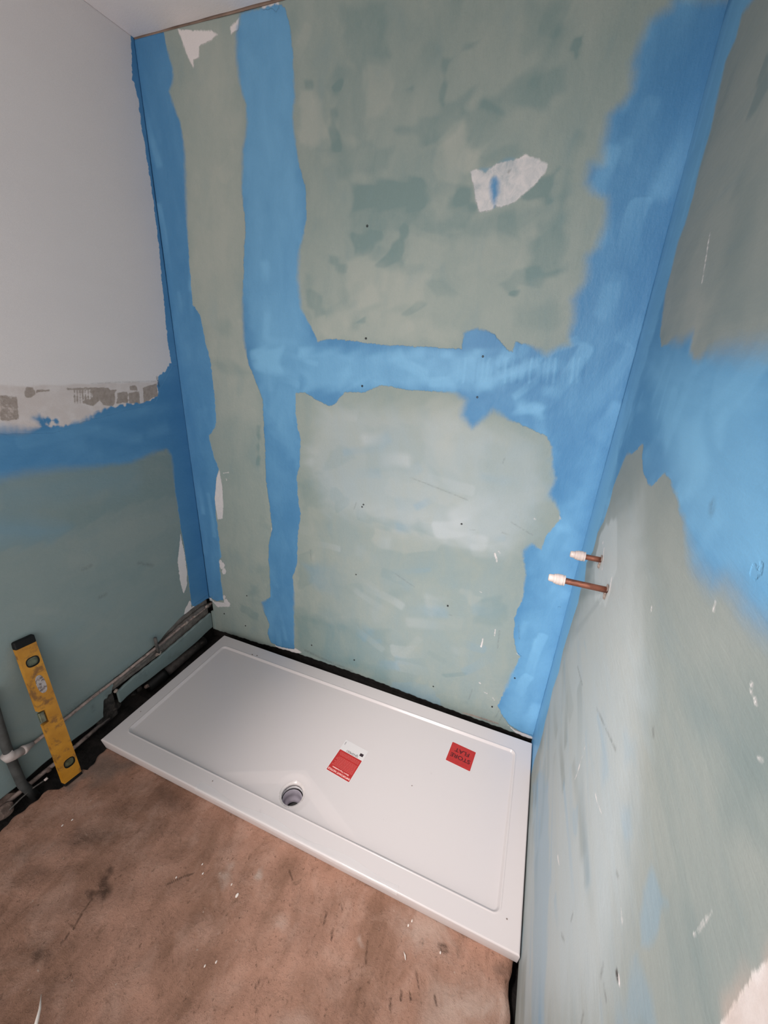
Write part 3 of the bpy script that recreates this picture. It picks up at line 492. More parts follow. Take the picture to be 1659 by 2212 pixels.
S = Sheet(2, 0., X, Y); S.f['raw'][:] = 0; S.f['white'][:] = 0; S.f['blue'][:] = 0
for p, a, s_ in [([(208, 1920), (215, 1895), (232, 1885), (240, 1872), (243, 1885), (236, 1900), (238, 1925), (222, 1948), (212, 1935), (195, 1935), (192, 1922)], .9, .012),
                 ([(150, 1800), (170, 1780), (205, 1790), (235, 1800), (215, 1820), (180, 1825), (150, 1840)], .6, .03), ([(55, 1860), (70, 1845), (78, 1870), (120, 1890), (60, 1900)], .45, .03),
                 ([(75, 2058), (90, 2045), (110, 2052), (118, 2062), (100, 2085), (96, 2070), (75, 2075)], .75, .012), ([(330, 1700), (360, 1690), (420, 1740), (390, 1760), (340, 1730)], .4, .02),
                 ([(690, 2190), (700, 2150), (760, 2120), (830, 2160), (800, 2212), (700, 2212)], .3, .05), ([(950, 2040), (965, 2038), (968, 2052), (955, 2055)], .8, .006), ([(600, 2070), (640, 1960), (700, 1970), (660, 2060)], .2, .04),
                 ([(1055, 2090), (1095, 2070), (1118, 2085), (1118, 2150), (1098, 2150), (1080, 2120)], .55, .02), ([(0, 2160), (20, 2190), (45, 2212), (0, 2230)], .3, .02)]: S.wash('dark', p, a, s_, wob=.004)
for p in [[(200, 1940), (180, 1970), (160, 2005)], [(150, 2015), (135, 2035)], [(795, 2035), (790, 2080)], [(738, 1955), (740, 1965)], [(900, 2100), (905, 2130)], [(868, 2140), (866, 2160)], [(845, 2155), (843, 2185)], [(940, 2150), (943, 2170)], [(887, 2145), (888, 2160)], [(565, 2110), (552, 2132)], [(360, 1910), (400, 1890), (418, 1885)], [(700, 1995), (706, 1970)], [(720, 2005), (716, 2030)], [(545, 1840), (538, 1853)], [(625, 1880), (632, 1900)]]: S.line('dark', p, .0035, .8)
S.wash('lite', [(950, 2130), (1118, 2150), (1118, 2212), (930, 2212)], .8, .06); S.wash('lite', [(470, 1890), (500, 1870), (500, 1890), (480, 1920)], .8, .014); S.wash('lite', [(556, 1875), (566, 1872), (562, 1895), (553, 1893)], .9, .008); S.wash('lite', [(580, 1970), (620, 1985), (610, 2010), (590, 2000)], .5, .02)
S.wash('lite', [(850, 1960), (960, 1980), (1000, 2060), (880, 2050)], .6, .05); S.wash('lite', [(600, 2200), (680, 2120), (700, 2160), (650, 2230)], .35, .05); S.wash('lite', [(20, 1850), (120, 1830), (150, 1870), (60, 1850)], .3, .04)
S.wash('lite', [(770, 2030), (778, 2020), (786, 2045), (780, 2045)], 1., .005, wob=.001)
pit = np.clip((.082-np.hypot(X-.943, Y-.620))/.008, 0, 1)*.15
nz = -pit+.0015*np.sin(X*23+2*np.sin(Y*17))+.001*np.sin(Y*61+X*37)
edge_d = np.clip(1-np.minimum((X-x0[:, None])/.02, 1), 0, 1); d2 = np.clip(1-(x1[:, None]-X)/.012, 0, 1)
S.wash('raw', [(185, 1655), (215, 1620), (300, 1650), (200, 1700)], .6, .03); S.wash('raw', [(120, 1700), (178, 1668), (185, 1680), (150, 1705)], .6, .012)
struct(S.build('floor', m_floor, (X, -Y, nz-.014*edge_d**2-.006*d2), thick=.16))
# ground under the trench, with the dirt it is made of
m_dirt = mat('trench_dirt', (.016, .0125, .011), .97, var=.5, scale=30, bump=.01)
bm = bmesh.new(); bmesh.ops.create_grid(bm, x_segments=90, y_segments=90, size=1)
for v in bm.verts:
    x = -.05+(v.co.x+1)/2*(W+.1); y = .05-(v.co.y+1)/2*1.87
    v.co = Vector((x, y, -.085+.008*math.sin(x*31+y*19)+.006*math.sin(y*53)))
struct(obj('floor_substrate', bm, m_dirt, smooth=True))
# channel back behind the pipes
bm = bmesh.new(); box(bm, (-.05, -.60, .085), (-.022, -.0, .24)); struct(obj('trim_4', bm, m_mortar))

# ================================================================== shower tray
TX0, TX1, TY0, TY1, TZ = .1312, W-.004, .0533, .7533, .0535
RX0, RX1, RY0, RY1 = .188, 1.694, .121, .685
DX, DY = .943, .620
tray = thing('shower_tray', 'white rectangular low-profile shower tray lying on the concrete between the walls', 'shower tray', ((TX0+TX1)/2, -(TY0+TY1)/2, 0))
t = NT('white_acrylic'); t.base(t.mix(t.ramp(t.noise(26, 6, .7), .66, .76, 0, .18), (.62, .565, .555), (.38, .33, .31))); t.b.inputs['Roughness'].default_value = .2
t.b.inputs['Specular IOR Level'].default_value = .35; m_tray = t.m
def axis(a, b, r0, r1, dc):
    p = set(np.round(np.arange(a, b, .006), 5)) | {a, b}
    for e in (a, b): p |= {round(e+(d if e == a else -d), 5) for d in (.0008, .0018, .003, .0045, .006)}
    for e in (r0, r1): p |= {round(e+d, 5) for d in np.arange(-.006, .0165, .001)*(1 if e == r0 else -1)}
    p |= set(np.round(np.arange(dc-.085, dc+.085, .0022), 5))
    q = [v for v in sorted(p) if a <= v <= b]; r = [q[0]]
    for v in q[1:]:
        if v-r[-1] > .0004: r.append(v)
    r[-1] = b; return np.array(r)
xs, ys = axis(TX0, TX1, RX0, RX1, DX), axis(TY0, TY1, RY0, RY1, DY)
X, Y = np.meshgrid(xs, ys, indexing='ij')
de = np.minimum(np.minimum(X-TX0, TX1-X), np.minimum(Y-TY0, TY1-Y)); R_ = .005
zt = TZ-np.where(de < R_, R_-np.sqrt(np.maximum(R_**2-(R_-de)**2, 0)), 0)
rc = .022; qx = np.maximum(np.maximum(RX0+rc-X, X-RX1+rc), 0); qy = np.maximum(np.maximum(RY0+rc-Y, Y-RY1+rc), 0)
di = np.where((qx > 0) & (qy > 0), rc-np.hypot(qx, qy), np.minimum(np.minimum(X-RX0, RX1-X), np.minimum(Y-RY0, RY1-Y)))
ridge = .0012*np.exp(-((di+.001)/.0022)**2)
step = np.clip(di/.010, 0, 1); step = step*step*(3-2*step)
dr = np.hypot(X-DX, Y-DY)
fall = .0065+.0035*(Y-RY0)/(RY1-RY0)
# triangular valley running to the waste, creased where it leaves the flat floor
v_ = np.clip((Y-(RY1-.155*np.clip(1-np.abs(X-DX)/.33, 0, 1)))/.05, 0, 1)*.0055
zt = zt+ridge-step*(fall+v_)
dish = np.clip(1-(dr-.046)/.028, 0, 1); dish = dish*dish*(3-2*dish); zt -= dish*.004
ni, nj = X.shape; idx = np.arange(ni*nj).reshape(ni, nj)
near = np.abs(dr-.046) < .0016; fx = np.where(near, DX+(X-DX)/np.maximum(dr, 1e-6)*.046, X); fy = np.where(near, DY+(Y-DY)/np.maximum(dr, 1e-6)*.046, Y)
cxm = (X[:-1, :-1]+X[1:, 1:])/2; cym = (Y[:-1, :-1]+Y[1:, 1:])/2; keep = np.hypot(cxm-DX, cym-DY) > .0455
q = np.stack([idx[:-1, :-1], idx[:-1, 1:], idx[1:, 1:], idx[1:, :-1]], -1)[keep].reshape(-1, 4)[:, ::1]
co = np.stack([fx, -fy, zt], -1).reshape(-1, 3)
rim = np.concatenate([idx[:-1, 0], idx[-1, :-1], idx[:0:-1, -1], idx[0, :0:-1]]); nr = len(rim)
lowz = co[rim].copy(); cc = np.array([(TX0+TX1)/2, -(TY0+TY1)/2]); lowz[:, 1] += np.where(lowz[:, 1] < -TY1+.01, .007, 0); lowz[:, 0] += np.where(lowz[:, 0] < TX0+.01, .006, 0); lowz[:, 2] = .0015
ri = np.arange(nr)+len(co); rq = np.stack([rim, np.roll(rim, -1), np.roll(ri, -1), ri], -1)
co = np.concatenate([co, lowz]); q = np.concatenate([q, rq])
co[:, 0] -= (TX0+TX1)/2; co[:, 1] += (TY0+TY1)/2
me = bpy.data.meshes.new('tray_body'); me.from_pydata(co.tolist(), [], q.tolist()); me.update()
tb = link_mesh('tray_body', me, m_tray, tray)
bmx = bmesh.new(); bmx.from_mesh(me); bmesh.ops.recalc_face_normals(bmx, faces=bmx.faces)
for f in bmx.faces: f.smooth = True
bmx.normal_update()
if sum(f.normal.z*f.calc_area() for f in bmx.faces) < 0: bmesh.ops.reverse_faces(bmx, faces=bmx.faces)
bmx.to_mesh(me); bmx.free()
OX, OY = -(TX0+TX1)/2, (TY0+TY1)/2          # tray-local offset
zr = TZ-.0065-.0035*(DY-RY0)/(RY1-RY0)-.0055-.004
Md = Matrix.Translation((DX+OX, -DY+OY, 0))
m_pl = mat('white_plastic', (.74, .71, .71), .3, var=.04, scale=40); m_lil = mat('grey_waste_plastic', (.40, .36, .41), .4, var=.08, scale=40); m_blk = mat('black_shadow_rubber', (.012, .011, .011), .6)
m_lip = mat('drain_lip_acrylic', (.66, .60, .58), .18, var=.07, scale=30)
bm = lathe(bmesh.new(), [(.0475, zr+.0004), (.046, zr-.001), (.043, zr-.0032), (.0395, zr-.0052), (.0385, zr-.008), (.0385, zr-.0155), (.0395, zr-.0155)], Md, 56, .006); obj('drain_rim', bm, m_lip, tray, True)
bm = lathe(bmesh.new(), [(.047, zr-.021), (.041, zr-.021), (.0395, zr-.022), (.0395, zr-.032), (.043, zr-.034), (.047, zr-.034)], Md @ Matrix.Translation((-.001, 0, 0)), 48); wf = obj('waste_flange', bm, m_pl, tray, True)
bm = lathe(bmesh.new(), [(.0375, zr-.034), (.036, zr-.032), (.0345, zr-.033), (.0335, zr-.06), (.032, zr-.075), (.026, zr-.077), (.0255, zr-.09)], Md @ Matrix.Translation((-.002, 0, 0)), 48); obj('waste_pipe', bm, m_lil, tray, True)
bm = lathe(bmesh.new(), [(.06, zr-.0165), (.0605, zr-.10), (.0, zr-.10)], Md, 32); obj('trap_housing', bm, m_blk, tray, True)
# ------------------------------------------------------------------ stickers
m_red = mat('red_sticker', (.44, .024, .022), .4, var=.06, scale=60); m_wp = mat('white_label_paper', (.68, .64, .63), .45); m_ink = mat('dark_red_ink', (.09, .004, .006), .5); m_wink = mat('pale_ink', (.85, .50, .46), .5); m_pink = mat('pink_fine_print', (.56, .10, .09), .5); m_bink = mat('black_ink', (.03, .015, .02), .5); m_fr = mat('fine_red_ink', (.36, .02, .02), .5)
def sheet_rot(c, ang): return Matrix.Translation(c) @ Matrix.Rotation(ang, 4, 'Z')
def card(x0, y0, x1, y1, z0, z1, M, r=0.):
    bm = bmesh.new(); pts = []
    if r:
        for cx_, cy_, a0 in ((x1-r, y1-r, 0), (x0+r, y1-r, 90), (x0+r, y0+r, 180), (x1-r, y0+r, 270)):
            pts += [(cx_+r*math.cos(math.radians(a0+k*30)), cy_+r*math.sin(math.radians(a0+k*30))) for k in range(4)]
    else: pts = [(x1, y1), (x0, y1), (x0, y0), (x1, y0)]
    a = [bm.verts.new(M @ Vector((p[0], p[1], z0))) for p in pts]; b = [bm.verts.new(M @ Vector((p[0], p[1], z1))) for p in pts]
    bm.faces.new(b); bm.faces.new(a[::-1])
    for i in range(len(pts)): bm.faces.new((a[i], a[(i+1) % len(pts)], b[(i+1) % len(pts)], b[i]))
    return bm
def text_mesh(name, s, size, x, y, z, M, m, parent, sx=1., align='CENTER', bold=0.):
    cu = bpy.data.curves.new('tmp', 'FONT'); cu.body = s; cu.size = size; cu.align_x = align; cu.align_y = 'CENTER'; cu.extrude = .00008; cu.offset = bold
    o = bpy.data.objects.new('tmp', cu); COL.objects.link(o); bpy.context.view_layer.update()
    me = bpy.data.meshes.new_from_object(o.evaluated_get(bpy.context.evaluated_depsgraph_get())); bpy.data.objects.remove(o); bpy.data.curves.remove(cu)
    me.transform(M @ Matrix.Translation((x, y, z)) @ Matrix.Diagonal((sx, 1, 1, 1))); me.name = name; return link_mesh(name, me, m, parent)
def zfl(y): return TZ-.0065-.0035*(-y-RY0)/(RY1-RY0)
# STORE FLAT: local +x = reading direction (towards the left wall), +y towards camera
sc_ = np.array([1.4886, -.2300]); z_ = zfl(-.23)+.0006
st = thing('store_flat_sticker', 'small plain red square sticker reading STORE FLAT near the right end of the tray', 'sticker', (sc_[0], sc_[1], z_))
A = math.atan2(.0097, -.1028); tilt = Matrix.Rotation(.0, 4, 'X')
M = Matrix.Rotation(A, 4, 'Z') @ Matrix.Rotation(-.0062, 4, 'X')
obj('backing', card(-.0515, -.0470, .0515, .0470, -.0003, 0, M, .002), m_wp, st)
obj('printed_face', card(-.0500, -.0455, .0500, .0455, 0, .0002, M, .002), m_red, st)
text_mesh('store_lettering', 'STORE', .0245, 0, .0095, .0003, M, m_ink, st, 1.12, bold=.0006)
text_mesh('flat_lettering', 'FLAT', .0245, .0, -.0185, .0003, M, m_ink, st, 1.12, bold=.0006)
text_mesh('small_print', 'HANDLE WITH CARE', .0066, 0, .0325, .0003, M, m_fr, st, 1.2)
# important notice
c2 = np.array([1.0745, -.4295]); z2 = zfl(-.43)+.0006
nt = thing('notice_label', 'red and white rectangular installation notice label beside the drain hole on the tray', 'label', (c2[0], c2[1], z2))
A = math.atan2(.0116, -.106); M = Matrix.Rotation(A, 4, 'Z') @ Matrix.Rotation(-.0062, 4, 'X')
obj('label_paper', card(-.054, -.073, .054, .073, -.0003, 0, M, .002), m_wp, nt)
obj('red_panel', card(-.0515, -.025, .0515, .0715, 0, .0002, M, .002), m_red, nt)
text_mesh('heading', 'IMPORTANT NOTICE', .0098, 0, .062, .0003, M, m_wink, nt, 1.05, bold=.0004)
text_mesh('subheading', 'Shower Tray Installation', .0075, 0, .0505, .0003, M, m_wink, nt, 1.0, bold=.0003)
bm = bmesh.new()
for k in range(12):
    y = .041-k*.0052; w2 = .046-.006*((k*7) % 5)/4
    if k in (8,): continue
    seg_x = -.046
    rr = random.Random(k)
    while seg_x < w2-.004:
        L = rr.uniform(.004, .011); e = min(seg_x+L, w2); b2 = card(seg_x, y-.0012, e, y+.0012, .0002, .0003, M); me_ = bpy.data.meshes.new('x'); b2.to_mesh(me_); b2.free(); bm.from_mesh(me_); bpy.data.meshes.remove(me_); seg_x = e+.0016
obj('fine_print', bm, m_pink, nt)
text_mesh('code_lettering', 'SJNSM051', .0125, -.001, -.0325, .0003, M, m_bink, nt, 1.05)
obj('black_mark', card(-.045, -.0515, -.030, -.0395, 0, .0002, M), m_bink, nt)
text_mesh('side_lettering', 'UKCA', .005, .047, -.058, .0003, M @ Matrix.Translation((.047, -.058, 0)) @ Matrix.Rotation(1.57, 4, 'Z') @ Matrix.Translation((-.047, .058, 0)), m_bink, nt)
# ------------------------------------------------------------------ clear film along the front edge
t = NT('clear_film'); t.b.inputs['Base Color'].default_value = (.95, .93, .93, 1); t.b.inputs['Roughness'].default_value = .08; t.b.inputs['Alpha'].default_value = .22; t.b.inputs['Specular IOR Level'].default_value = 1.; m_film = t.m
bm = bmesh.new(); n = 220; prev = None
for i in range(n+1):
    x = .62+.78*i/n; wb = .5+.5*math.sin(x*31)*math.sin(x*13+1); cr = .0022+.0026*wb
    ring = [bm.verts.new((x, y, z)) for y, z in ((-TY1+.022+.006*math.sin(x*22), TZ+.0007), (-TY1+.010+.003*math.sin(x*37), TZ+.0007+cr*.5), (-TY1+.003, TZ+cr), (-TY1-.0025-.001*wb, TZ-.002+cr*.4), (-TY1-.002, TZ-.012-.003*math.sin(x*27)))]
    if prev:
        for a in range(4): bm.faces.new((prev[a], prev[a+1], ring[a+1], ring[a]))
    prev = ring
tag(obj('protective_film', bm, m_film, smooth=True), 'clear wrinkled plastic film clinging to the front edge of the tray', 'plastic film')

# ================================================================== spirit level
A0 = Vector((.156, -.884, .002)); B0 = Vector((.0155, -.828, .566))
Lv = (B0-A0).normalized(); Wv = (Vector((0, 1, 0))-Lv*Lv.y).normalized(); Nv = Wv.cross(Lv)   # Nv faces the room
if Nv.x < 0: Nv = -Nv
LM = Matrix(((Wv.x, Lv.x, Nv.x, A0.x), (Wv.y, Lv.y, Nv.y, A0.y), (Wv.z, Lv.z, Nv.z, A0.z), (0, 0, 0, 1)))
lev = thing('spirit_level', 'worn yellow spirit level with black end caps leaning against the left wall', 'spirit level', (A0.x, A0.y, 0))
Lo = Matrix.Translation((-A0.x, -A0.y, 0)) @ LM; LL = (B0-A0).length; hw, th = .0295, .022
t = NT('yellow_level_paint'); c = t.mix(t.ramp(t.noise(14, 5), .3, .7), (.44, .19, .014), (.56, .26, .024))
c = t.mix(t.ramp(t.noise(26, 5, .6), .52, .68, 0, .8), c, (.15, .07, .025)); c = t.mix(t.ramp(t.noise(120, 4, .7), .63, .7, 0, .6), c, (.14, .07, .03))
t.base(c); t.b.inputs['Roughness'].default_value = .42; t.bump(t.noise(70, 4), .0006); m_yel = t.m
def pl_extrude(outer, holes, z0, z1, M):
    """solid plate with holes: triangulated fill extruded"""
    bm = bmesh.new(); es = []
    for lp in [outer]+holes:
        vs = [bm.verts.new((x, y, z1)) for x, y in lp]; es += [bm.edges.new((vs[i], vs[(i+1) % len(vs)])) for i in range(len(vs))]
    r = bmesh.ops.triangle_fill(bm, use_beauty=True, use_dissolve=False, edges=es); fs = [g for g in r['geom'] if isinstance(g, bmesh.types.BMFace)]
    ex = bmesh.ops.extrude_face_region(bm, geom=fs)
    for v in [g for g in ex['geom'] if isinstance(g, bmesh.types.BMVert)]: v.co.z = z0
    for v in bm.verts: v.co = M @ v.co
    return bm
def oval(cx_, cy_, a, b, n=26, rot=0., p=2.6):
    o_ = []
    for k in range(n):
        t0 = 2*math.pi*k/n; x = a*math.copysign(abs(math.cos(t0))**(2/p), math.cos(t0)); y = b*math.copysign(abs(math.sin(t0))**(2/p), math.sin(t0))
        o_.append((cx_+x*math.cos(rot)-y*math.sin(rot), cy_+x*math.sin(rot)+y*math.cos(rot)))
    return o_
v1c, v2c = (.002, LL*.855), (.004, LL*.13)
outer = [(-hw, .012), (hw, .012), (hw, LL-.022), (-hw, LL-.022), (-hw, LL*.545), (-hw+.019, LL*.54), (-hw+.019, LL*.455), (-hw, LL*.45)]
obj('level_body', pl_extrude(outer, [oval(*v1c, .018, .016), oval(*v2c, .0165, .015)], -th, 0, Lo), m_yel, lev)
m_cap = mat('black_rubber', (.008, .008, .008), .55, bump=.001, scale=60, spec=.2); m_vial = mat('olive_vial_glass', (.10, .11, .065), .15, var=.3, scale=60); m_vial.node_tree.nodes['Principled BSDF'].inputs['Specular IOR Level'].default_value = .8
def bx(name, lo, hi, m, par, bev=.002): bm = bmesh.new(); box(bm, lo, hi, bev, Lo); return obj(name, bm, m, par, False)
bx('end_cap', (-hw-.0015, LL-.024, -th-.001), (hw+.0015, LL+.006, .0015), m_cap, lev, .005)
bx('end_cap', (-hw-.0005, .0, -th-.0005), (hw+.0005, .0125, .0008), m_cap, lev, .002)
for vc, a, b in ((v1c, .018, .016), (v2c, .0165, .015)):
    rg = pl_extrude(oval(*vc, a+.0022, b+.0022), [oval(*vc, a-.001, b-.001)], -.003, .0007, Lo); ob = obj('vial_window', rg, m_cap, lev)
    bm = pl_extrude(oval(*vc, a-.0005, b-.0005), [], -.012, -.004, Lo); obj('vial', bm, m_vial, ob)
bx('top_vial', (-hw-.001, LL*.462, -th+.003), (-hw+.0165, LL*.533, -.004), m_vial, lev, .004)
t = NT('worn_silver_label'); t.base(t.mix(t.ramp(t.noise(90, 4, .7), .45, .6), (.42, .38, .37), (.14, .11, .10))); t.b.inputs['Roughness'].default_value = .45
lbl = pl_extrude(oval(.003, LL*.70, .0135, .035, 30, .05, 2.4), [], 0., .0004, Lo)
obj('label_sticker', lbl, t.m, lev)['label'] = 'rubbed silver sticker'

# ================================================================== copper pipe stubs on the right wall
t = NT('aged_copper'); t.base(t.mix(t.ramp(t.noise(34, 6, .7), .4, .65), (.33, .13, .085), (.19, .078, .056))); t.b.inputs['Metallic'].default_value = .75; t.b.inputs['Roughness'].default_value = .42; t.bump(t.noise(60, 4), .0006); m_cu = t.m
m_fit = mat('white_push_fit_plastic', (.60, .51, .475), .35, var=.03, scale=50)
m_crumb = mat('broken_plaster', (.36, .29, .25), .9, var=.3, scale=90, bump=.003, dirt=(.16, .09, .07), dirt_amt=.8); m_dk = mat('hole_dark', (.02, .016, .014), .9)
def stub(y, z, lc, lab, dz):
    t_ = thing('capped_pipe', lab, 'pipe', (W-.002, y, z))
    Mx = Matrix.Rotation(-math.pi/2+dz, 4, 'Y')          # local z -> -x
    bm = lathe(bmesh.new(), [(.0, -.008), (.0075, -.008), (.0075, lc*.5), (.0075, lc+.012)], Mx, 24); obj('copper_tube', bm, m_cu, t_, True)
    pr = [(.0078, lc-.001), (.0130, lc-.001), (.0132, lc+.0015), (.0118, lc+.002), (.0118, lc+.0035), (.0134, lc+.004), (.0136, lc+.010), (.0128, lc+.0105), (.0134, lc+.0115), (.0132, lc+.018), (.0118, lc+.0185), (.0122, lc+.0195), (.0116, lc+.024), (.0092, lc+.0245), (.0096, lc+.0255), (.0088, lc+.034), (.0072, lc+.0362), (.0, lc+.0364)]
    bm = lathe(bmesh.new(), pr, Mx, 32); e_ = obj('stop_end', bm, m_fit, t_); e_.data.polygons.foreach_set('use_smooth', [True]*len(e_.data.polygons)); md = e_.modifiers.new('es', 'EDGE_SPLIT'); md.split_angle = .6
    bm = lump((-.001, .0, -.014), (.004, .008, .012), int(z*1000), 3); obj('plaster_crumb', bm, m_crumb, t_)
    bm = lump((-.0005, -.001, .006), (.002, .012, .010), int(z*1000)+3, 3); obj('mortar_collar', bm, m_crumb, t_)
    return t_
stub(-.3336, 1.0745, .040, 'shorter upper copper pipe stub with white push-fit cap on right wall', 0)
stub(-.4849, 1.0698, .093, 'longer lower copper pipe stub with white push-fit cap on right wall', 0)

# ================================================================== pipes along the left wall
m_oldcu = mat('dusty_old_pipe', (.34, .255, .225), .7, var=.3, scale=40, bump=.002, dirt=(.10, .08, .07), dirt_amt=.8)
m_grp = mat('grey_dirty_pipe', (.07, .065, .06), .8, var=.4, scale=30, bump=.003, dirt=(.24, .20, .18), dirt_amt=.6)
def px0(x, y, d): p = on(x, y, 0, d); return Vector((d, p[1], p[2]))
m_chp = mat('grey_brown_pipe', (.17, .15, .135), .8, var=.3, scale=30, bump=.003, dirt=(.07, .06, .05), dirt_amt=.6)
hp = thing('wall_pipe', 'thin dusty pipe running low along the left wall into the corner', 'pipe', (0, 0, 0))
path = [px0(62, 1614, .012), px0(90, 1592, .012), px0(130, 1562, .010), px0(200, 1506, .010), px0(262, 1459, .010), px0(328, 1406, .009), px0(345, 1393, .004), px0(395, 1351, -.002), px0(430, 1324, -.004), px0(455, 1304, -.006), Vector((-.006, .03, .178))]
obj('pipe_run', tube(bmesh.new(), path, .0062, 12), m_oldcu, hp, True)
for k, (x, y) in enumerate([(402, 1346), (342, 1412), (420, 1332), (447, 1310), (250, 1492)]):
    p = px0(x, y, .006); obj('mortar_lump', lump(p, (.008, .017 if k in (0, 1) else .010, .010), 40+k, 3), m_crumb, hp)
lp = thing('chase_pipe', 'larger grey-brown pipe in the wall chase beneath the thin dusty pipe', 'pipe', (0, 0, 0))
obj('pipe_run', tube(bmesh.new(), [(-.013, -u_, float(.5*np.interp(u_, *TC)+.5*np.interp(u_, *SL)+.004)) for u_ in (-.04, .05, .12, .2, .3, .4, .5, .59)], .0135, 18), m_chp, lp, True)
sb = thing('pipe_stub', 'short dark upright pipe stub rising from the chase on the left wall', 'pipe', (0, 0, 0))
a, b = px0(342, 1411, .014), px0(335, 1378, .018)
obj('stub_tube', tube(bmesh.new(), [a, a.lerp(b, .5), b], .0075, 16), m_grp, sb, True)
obj('stub_joint', lump(a, (.012, .014, .009), 77, 3), m_crumb, sb)
m_grv = mat('grey_conduit', (.055, .057, .055), .7, var=.35, scale=20, bump=.002)
vp = thing('upright_wall_pipe', 'dark grey upright pipe at far left edge dropping into the floor trench', 'pipe', (0, 0, 0))
obj('pipe_run', tube(bmesh.new(), [px0(-22, 1500, .014), px0(-4, 1560, .014), px0(12, 1610, .014), px0(30, 1655, .016), px0(48, 1695, .02), Vector((.028, -.955, -.07))], .0145, 16), m_grv, vp, True)
m_wf = mat('white_dirty_fitting', (.50, .44, .42), .45, var=.12, scale=30)
ef = thing('elbow_fitting', 'white plastic elbow fitting joining the thin pipe at the far left', 'pipe fitting', (0, 0, 0))
e1, e2, e3 = px0(22, 1636, .024), px0(48, 1622, .020), px0(66, 1610, .014)
obj('elbow_body', tube(bmesh.new(), [e1+Vector((0, -.006, .022)), e1+Vector((0, -.001, .004)), e1.lerp(e2, .35), e2], [.0175, .019, .0165, .0145], 20), m_wf, ef, True)
obj('collar', tube(bmesh.new(), [e2, e2.lerp(e3, .25), e2.lerp(e3, .55), e3+(e3-e2)*.3], [.0165, .017, .013, .008], 20), m_wf, ef, True)
# trench contents
tp = thing('trench_pipe', 'brown rusty pipe lying in the floor trench beneath the spirit level', 'pipe', (0, 0, 0))
def pf(x, y, z): p = on(x, y, 2, z); return Vector((p[0], p[1], z))
obj('pipe_run', tube(bmesh.new(), [pf(-40, 1800, -.03), pf(20, 1730, -.03), pf(60, 1697, -.028), pf(95, 1668, -.028), pf(135, 1637, -.03), pf(160, 1615, -.032), pf(235, 1550, -.035)], .0085, 12), m_oldcu, tp, True)
cb = thing('trench_cable', 'thin grey cable with a pale tip lying in the floor trench', 'cable', (0, 0, 0))
obj('cable_run', tube(bmesh.new(), [pf(20, 1750, -.02), pf(45, 1725, -.018), pf(70, 1703, -.016), pf(97, 1685, -.006)], .0028, 8), m_grp, cb, True)
obj('cable_tip', tube(bmesh.new(), [pf(96, 1686, -.006), pf(103, 1680, -.003)], [.0045, .0052], 10), m_fit, cb, True)
wp = thing('waste_pipe', 'dusty brown waste pipe with black collar in the gap left of the tray', 'pipe', (0, 0, 0))
p1, p2 = pf(352, 1457, -.035), pf(440, 1383, -.035)
obj('pipe_run', tube(bmesh.new(), [p1, p1.lerp(p2, .5), p2], .026, 20), mat('dusty_waste_pipe', (.06, .05, .045), .8, var=.4, scale=30, bump=.002), wp, True)
d_ = (p2-p1).normalized(); obj('collar', tube(bmesh.new(), [p1-d_*.09, p1-d_*.012, p1-d_*.01, p1+d_*.006], [.029, .030, .033, .033], 24), m_cap, wp, True)
m_rub = mat('rubble', (.05, .042, .037), .95, var=.4, scale=50, bump=.004); m_rubp = mat('pale_rubble', (.17, .12, .10), .95, var=.35, scale=50, bump=.003)
RUB = [(318, 1482, -.02, .012, 'small pale rubble lump beside the black pipe collar left of tray'), (300, 1488, -.03, .014, 'dark rubble lump below the broken notch in the left board'), (288, 1498, -.03, .012, 'dark stone just left of the pale lump in the tray gap'), (423, 1396, -.02, .012, 'dark rubble lump near the back corner beside the tray'), (437, 1388, -.02, .010, 'grey chip at the back corner by the tray'), (245, 1525, -.01, .028, 'large dark broken mortar chunk under the notch in left wall'),
       (20, 1722, -.035, .03, 'brown earthy clump in the trench at far left'), (55, 1700, -.035, .02, 'brown clump in the trench right of the upright pipe'), (8, 1752, -.03, .028, 'brown clump lowest in the trench at the left edge'), (105, 1662, -.03, .012, 'small pinkish brick crumb beside the spirit level in the trench')]
for k, (x, y, z, r, lab) in enumerate(RUB):
    p = pf(x, y, z); tag(obj('rubble_lump', lump(p, (r, r*1.15, r*.8), 100+k, 3), m_rubp if k in (0, 6, 7, 8, 9) else m_rub), lab, 'rubble', 'rubble in the trench along the left wall')
# bottom of the broken notch: grey brickwork lump in the board
bm = bmesh.new(); box(bm, (-.045, -.67, -.05), (-.014, -.585, .13), .006); struct(obj('trim_5', bm, mat('broken_brick', (.055, .047, .042), .95, var=.5, scale=40, bump=.006)))

# ------------------------------------------------------------------ drywall screws
m_scr = mat('black_screw', (.012, .012, .013), .5)
HO = [(793, 488, 'below and left of the white filler patch'), (790, 731, 'just above the blue cross band, left part'), (782, 834, 'at the lower edge of the blue cross band, left part'), (1043, 770, 'painted over inside the blue cross band'), (1031, 858, 'just under the blue cross band, centre right'), (997, 1132, 'in the middle of the lower green board'), (782, 1095, 'left one of a pair on the lower green board'), (785, 1090, 'right one of a pair on the lower green board'), (769, 1241, 'left of the faint blue smear on the lower board'), (967, 1309, 'on the faint blue smear of the lower board'), (936, 1483, 'low above the tray, left of the blue corner band'), (1063, 1527, 'lowest, close to the blue corner band above the tray'), (673, 1394, 'low, just right of the narrow blue band'), (533, 1287, 'left of the foot of the narrow blue band'), (530, 1352, 'low, left of the narrow blue band foot'), (484, 1326, 'next to the dark corner notch'), (765, 1426, 'low above the tray, middle left'), (1112, 1465, 'in the blue corner band near the tray')]
sc0 = None
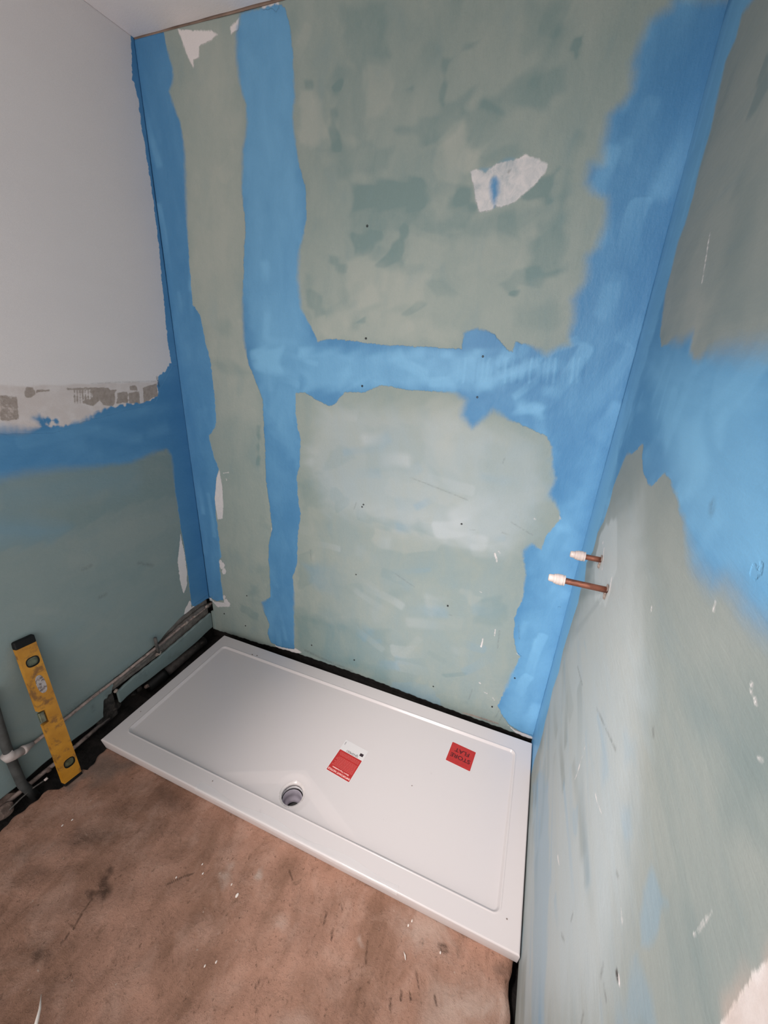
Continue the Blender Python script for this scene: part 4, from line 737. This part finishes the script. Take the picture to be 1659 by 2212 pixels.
for k, (x, y, l_) in enumerate(HO):
    p = on(x, y, 1, -.0012)
    if sc0 is None:
        bm = bmesh.new(); lathe(bm, [(.0012, .0), (.0018, .0006), (.0032, .0008), (.0036, .0002), (.0037, -.002)], Matrix.Rotation(math.pi/2, 4, 'X'), 16); sc0 = obj('drywall_screw', bm, m_scr); o = sc0
    else: o = sc0.copy(); COL.objects.link(o)
    o.location = p; tag(o, 'black screw head '+l_, 'screw', 'drywall screws in the back wall')
# ------------------------------------------------------------------ crumbs on the floor and tray
m_chip = mat('white_chip', (.78, .70, .64), .8)
CH_ = [(135, 1783, 'lower of two near the spirit level'), (156, 1771, 'upper of two near the spirit level'), (438, 1887, 'curved one left of centre on the floor'), (437, 1867, 'just behind the curved one on the floor'), (381, 1895, 'left of the curved one'), (512, 1934, 'largest of the mid-floor chips'), (500, 1911, 'tiny one behind the largest mid-floor chip'), (890, 1989, 'bright one close under the tray edge'), (882, 1999, 'dimmer one beside the bright chip under the tray edge'), (951, 2058, 'near the dark pit by the tray'), (873, 2067, 'long curved one standing on the floor right of centre'), (442, 2087, 'near the bottom, left of centre'), (467, 2078, 'near the bottom, beside the soft dark dent')]
for k, (x, y, l_) in enumerate(CH_):
    p = pf(x, y, .0015); r = .003 if k != 5 else .005
    if k == 10: o = obj('plaster_chip', tube(bmesh.new(), [pf(872, 2056, .002), pf(875, 2064, .006), pf(876, 2074, .002)], [.0008, .0018, .001], 8), m_chip, None, True)
    else: o = obj('plaster_chip', lump(p, (r*.8, r*1.3, r*.6), 200+k, 2), m_chip)
    tag(o, 'white plaster chip on the concrete, '+l_, 'debris', 'white chips scattered on the concrete')
m_grit = mat('grey_grit', (.22, .17, .15), .9)
for k, (x, y, l_) in enumerate([(545, 1414, 'left one of the pair on the back rim of the tray'), (555, 1416, 'right one of the pair on the back rim of the tray'), (459, 1687, 'on the front rim of the tray, left part'), (304, 1537, 'on the left rim of the tray'), (890, 1697, 'on the tray floor right of the notice label'), (1095, 1985, 'at the front right corner of the tray rim')]):
    zz = TZ+.0012 if k != 4 else zfl(-.4)+.001; p = pf(x, y, zz)
    tag(obj('grit_speck', lump(p, (.0045, .003, .0018) if k < 2 else (.0025, .002, .0014), 300+k, 2), m_grit), 'dark grit speck '+l_, 'debris', 'grit specks on the tray')
# curved white offcut in the near left corner of the floor
p0, p3 = pf(76, 2222, .02), pf(88, 2150, .012)
tip = tube(bmesh.new(), [pf(62, 2250, .004), pf(78, 2212, .022), pf(86, 2180, .024), pf(89, 2148, .012)], [.0048, .0042, .0028, .0007], 10)
tag(obj('cable_tie_tail', tip, mat('cream_plastic', (.80, .72, .66), .4), None, True), 'curved cream plastic tip standing off the floor at bottom left', 'plastic offcut')
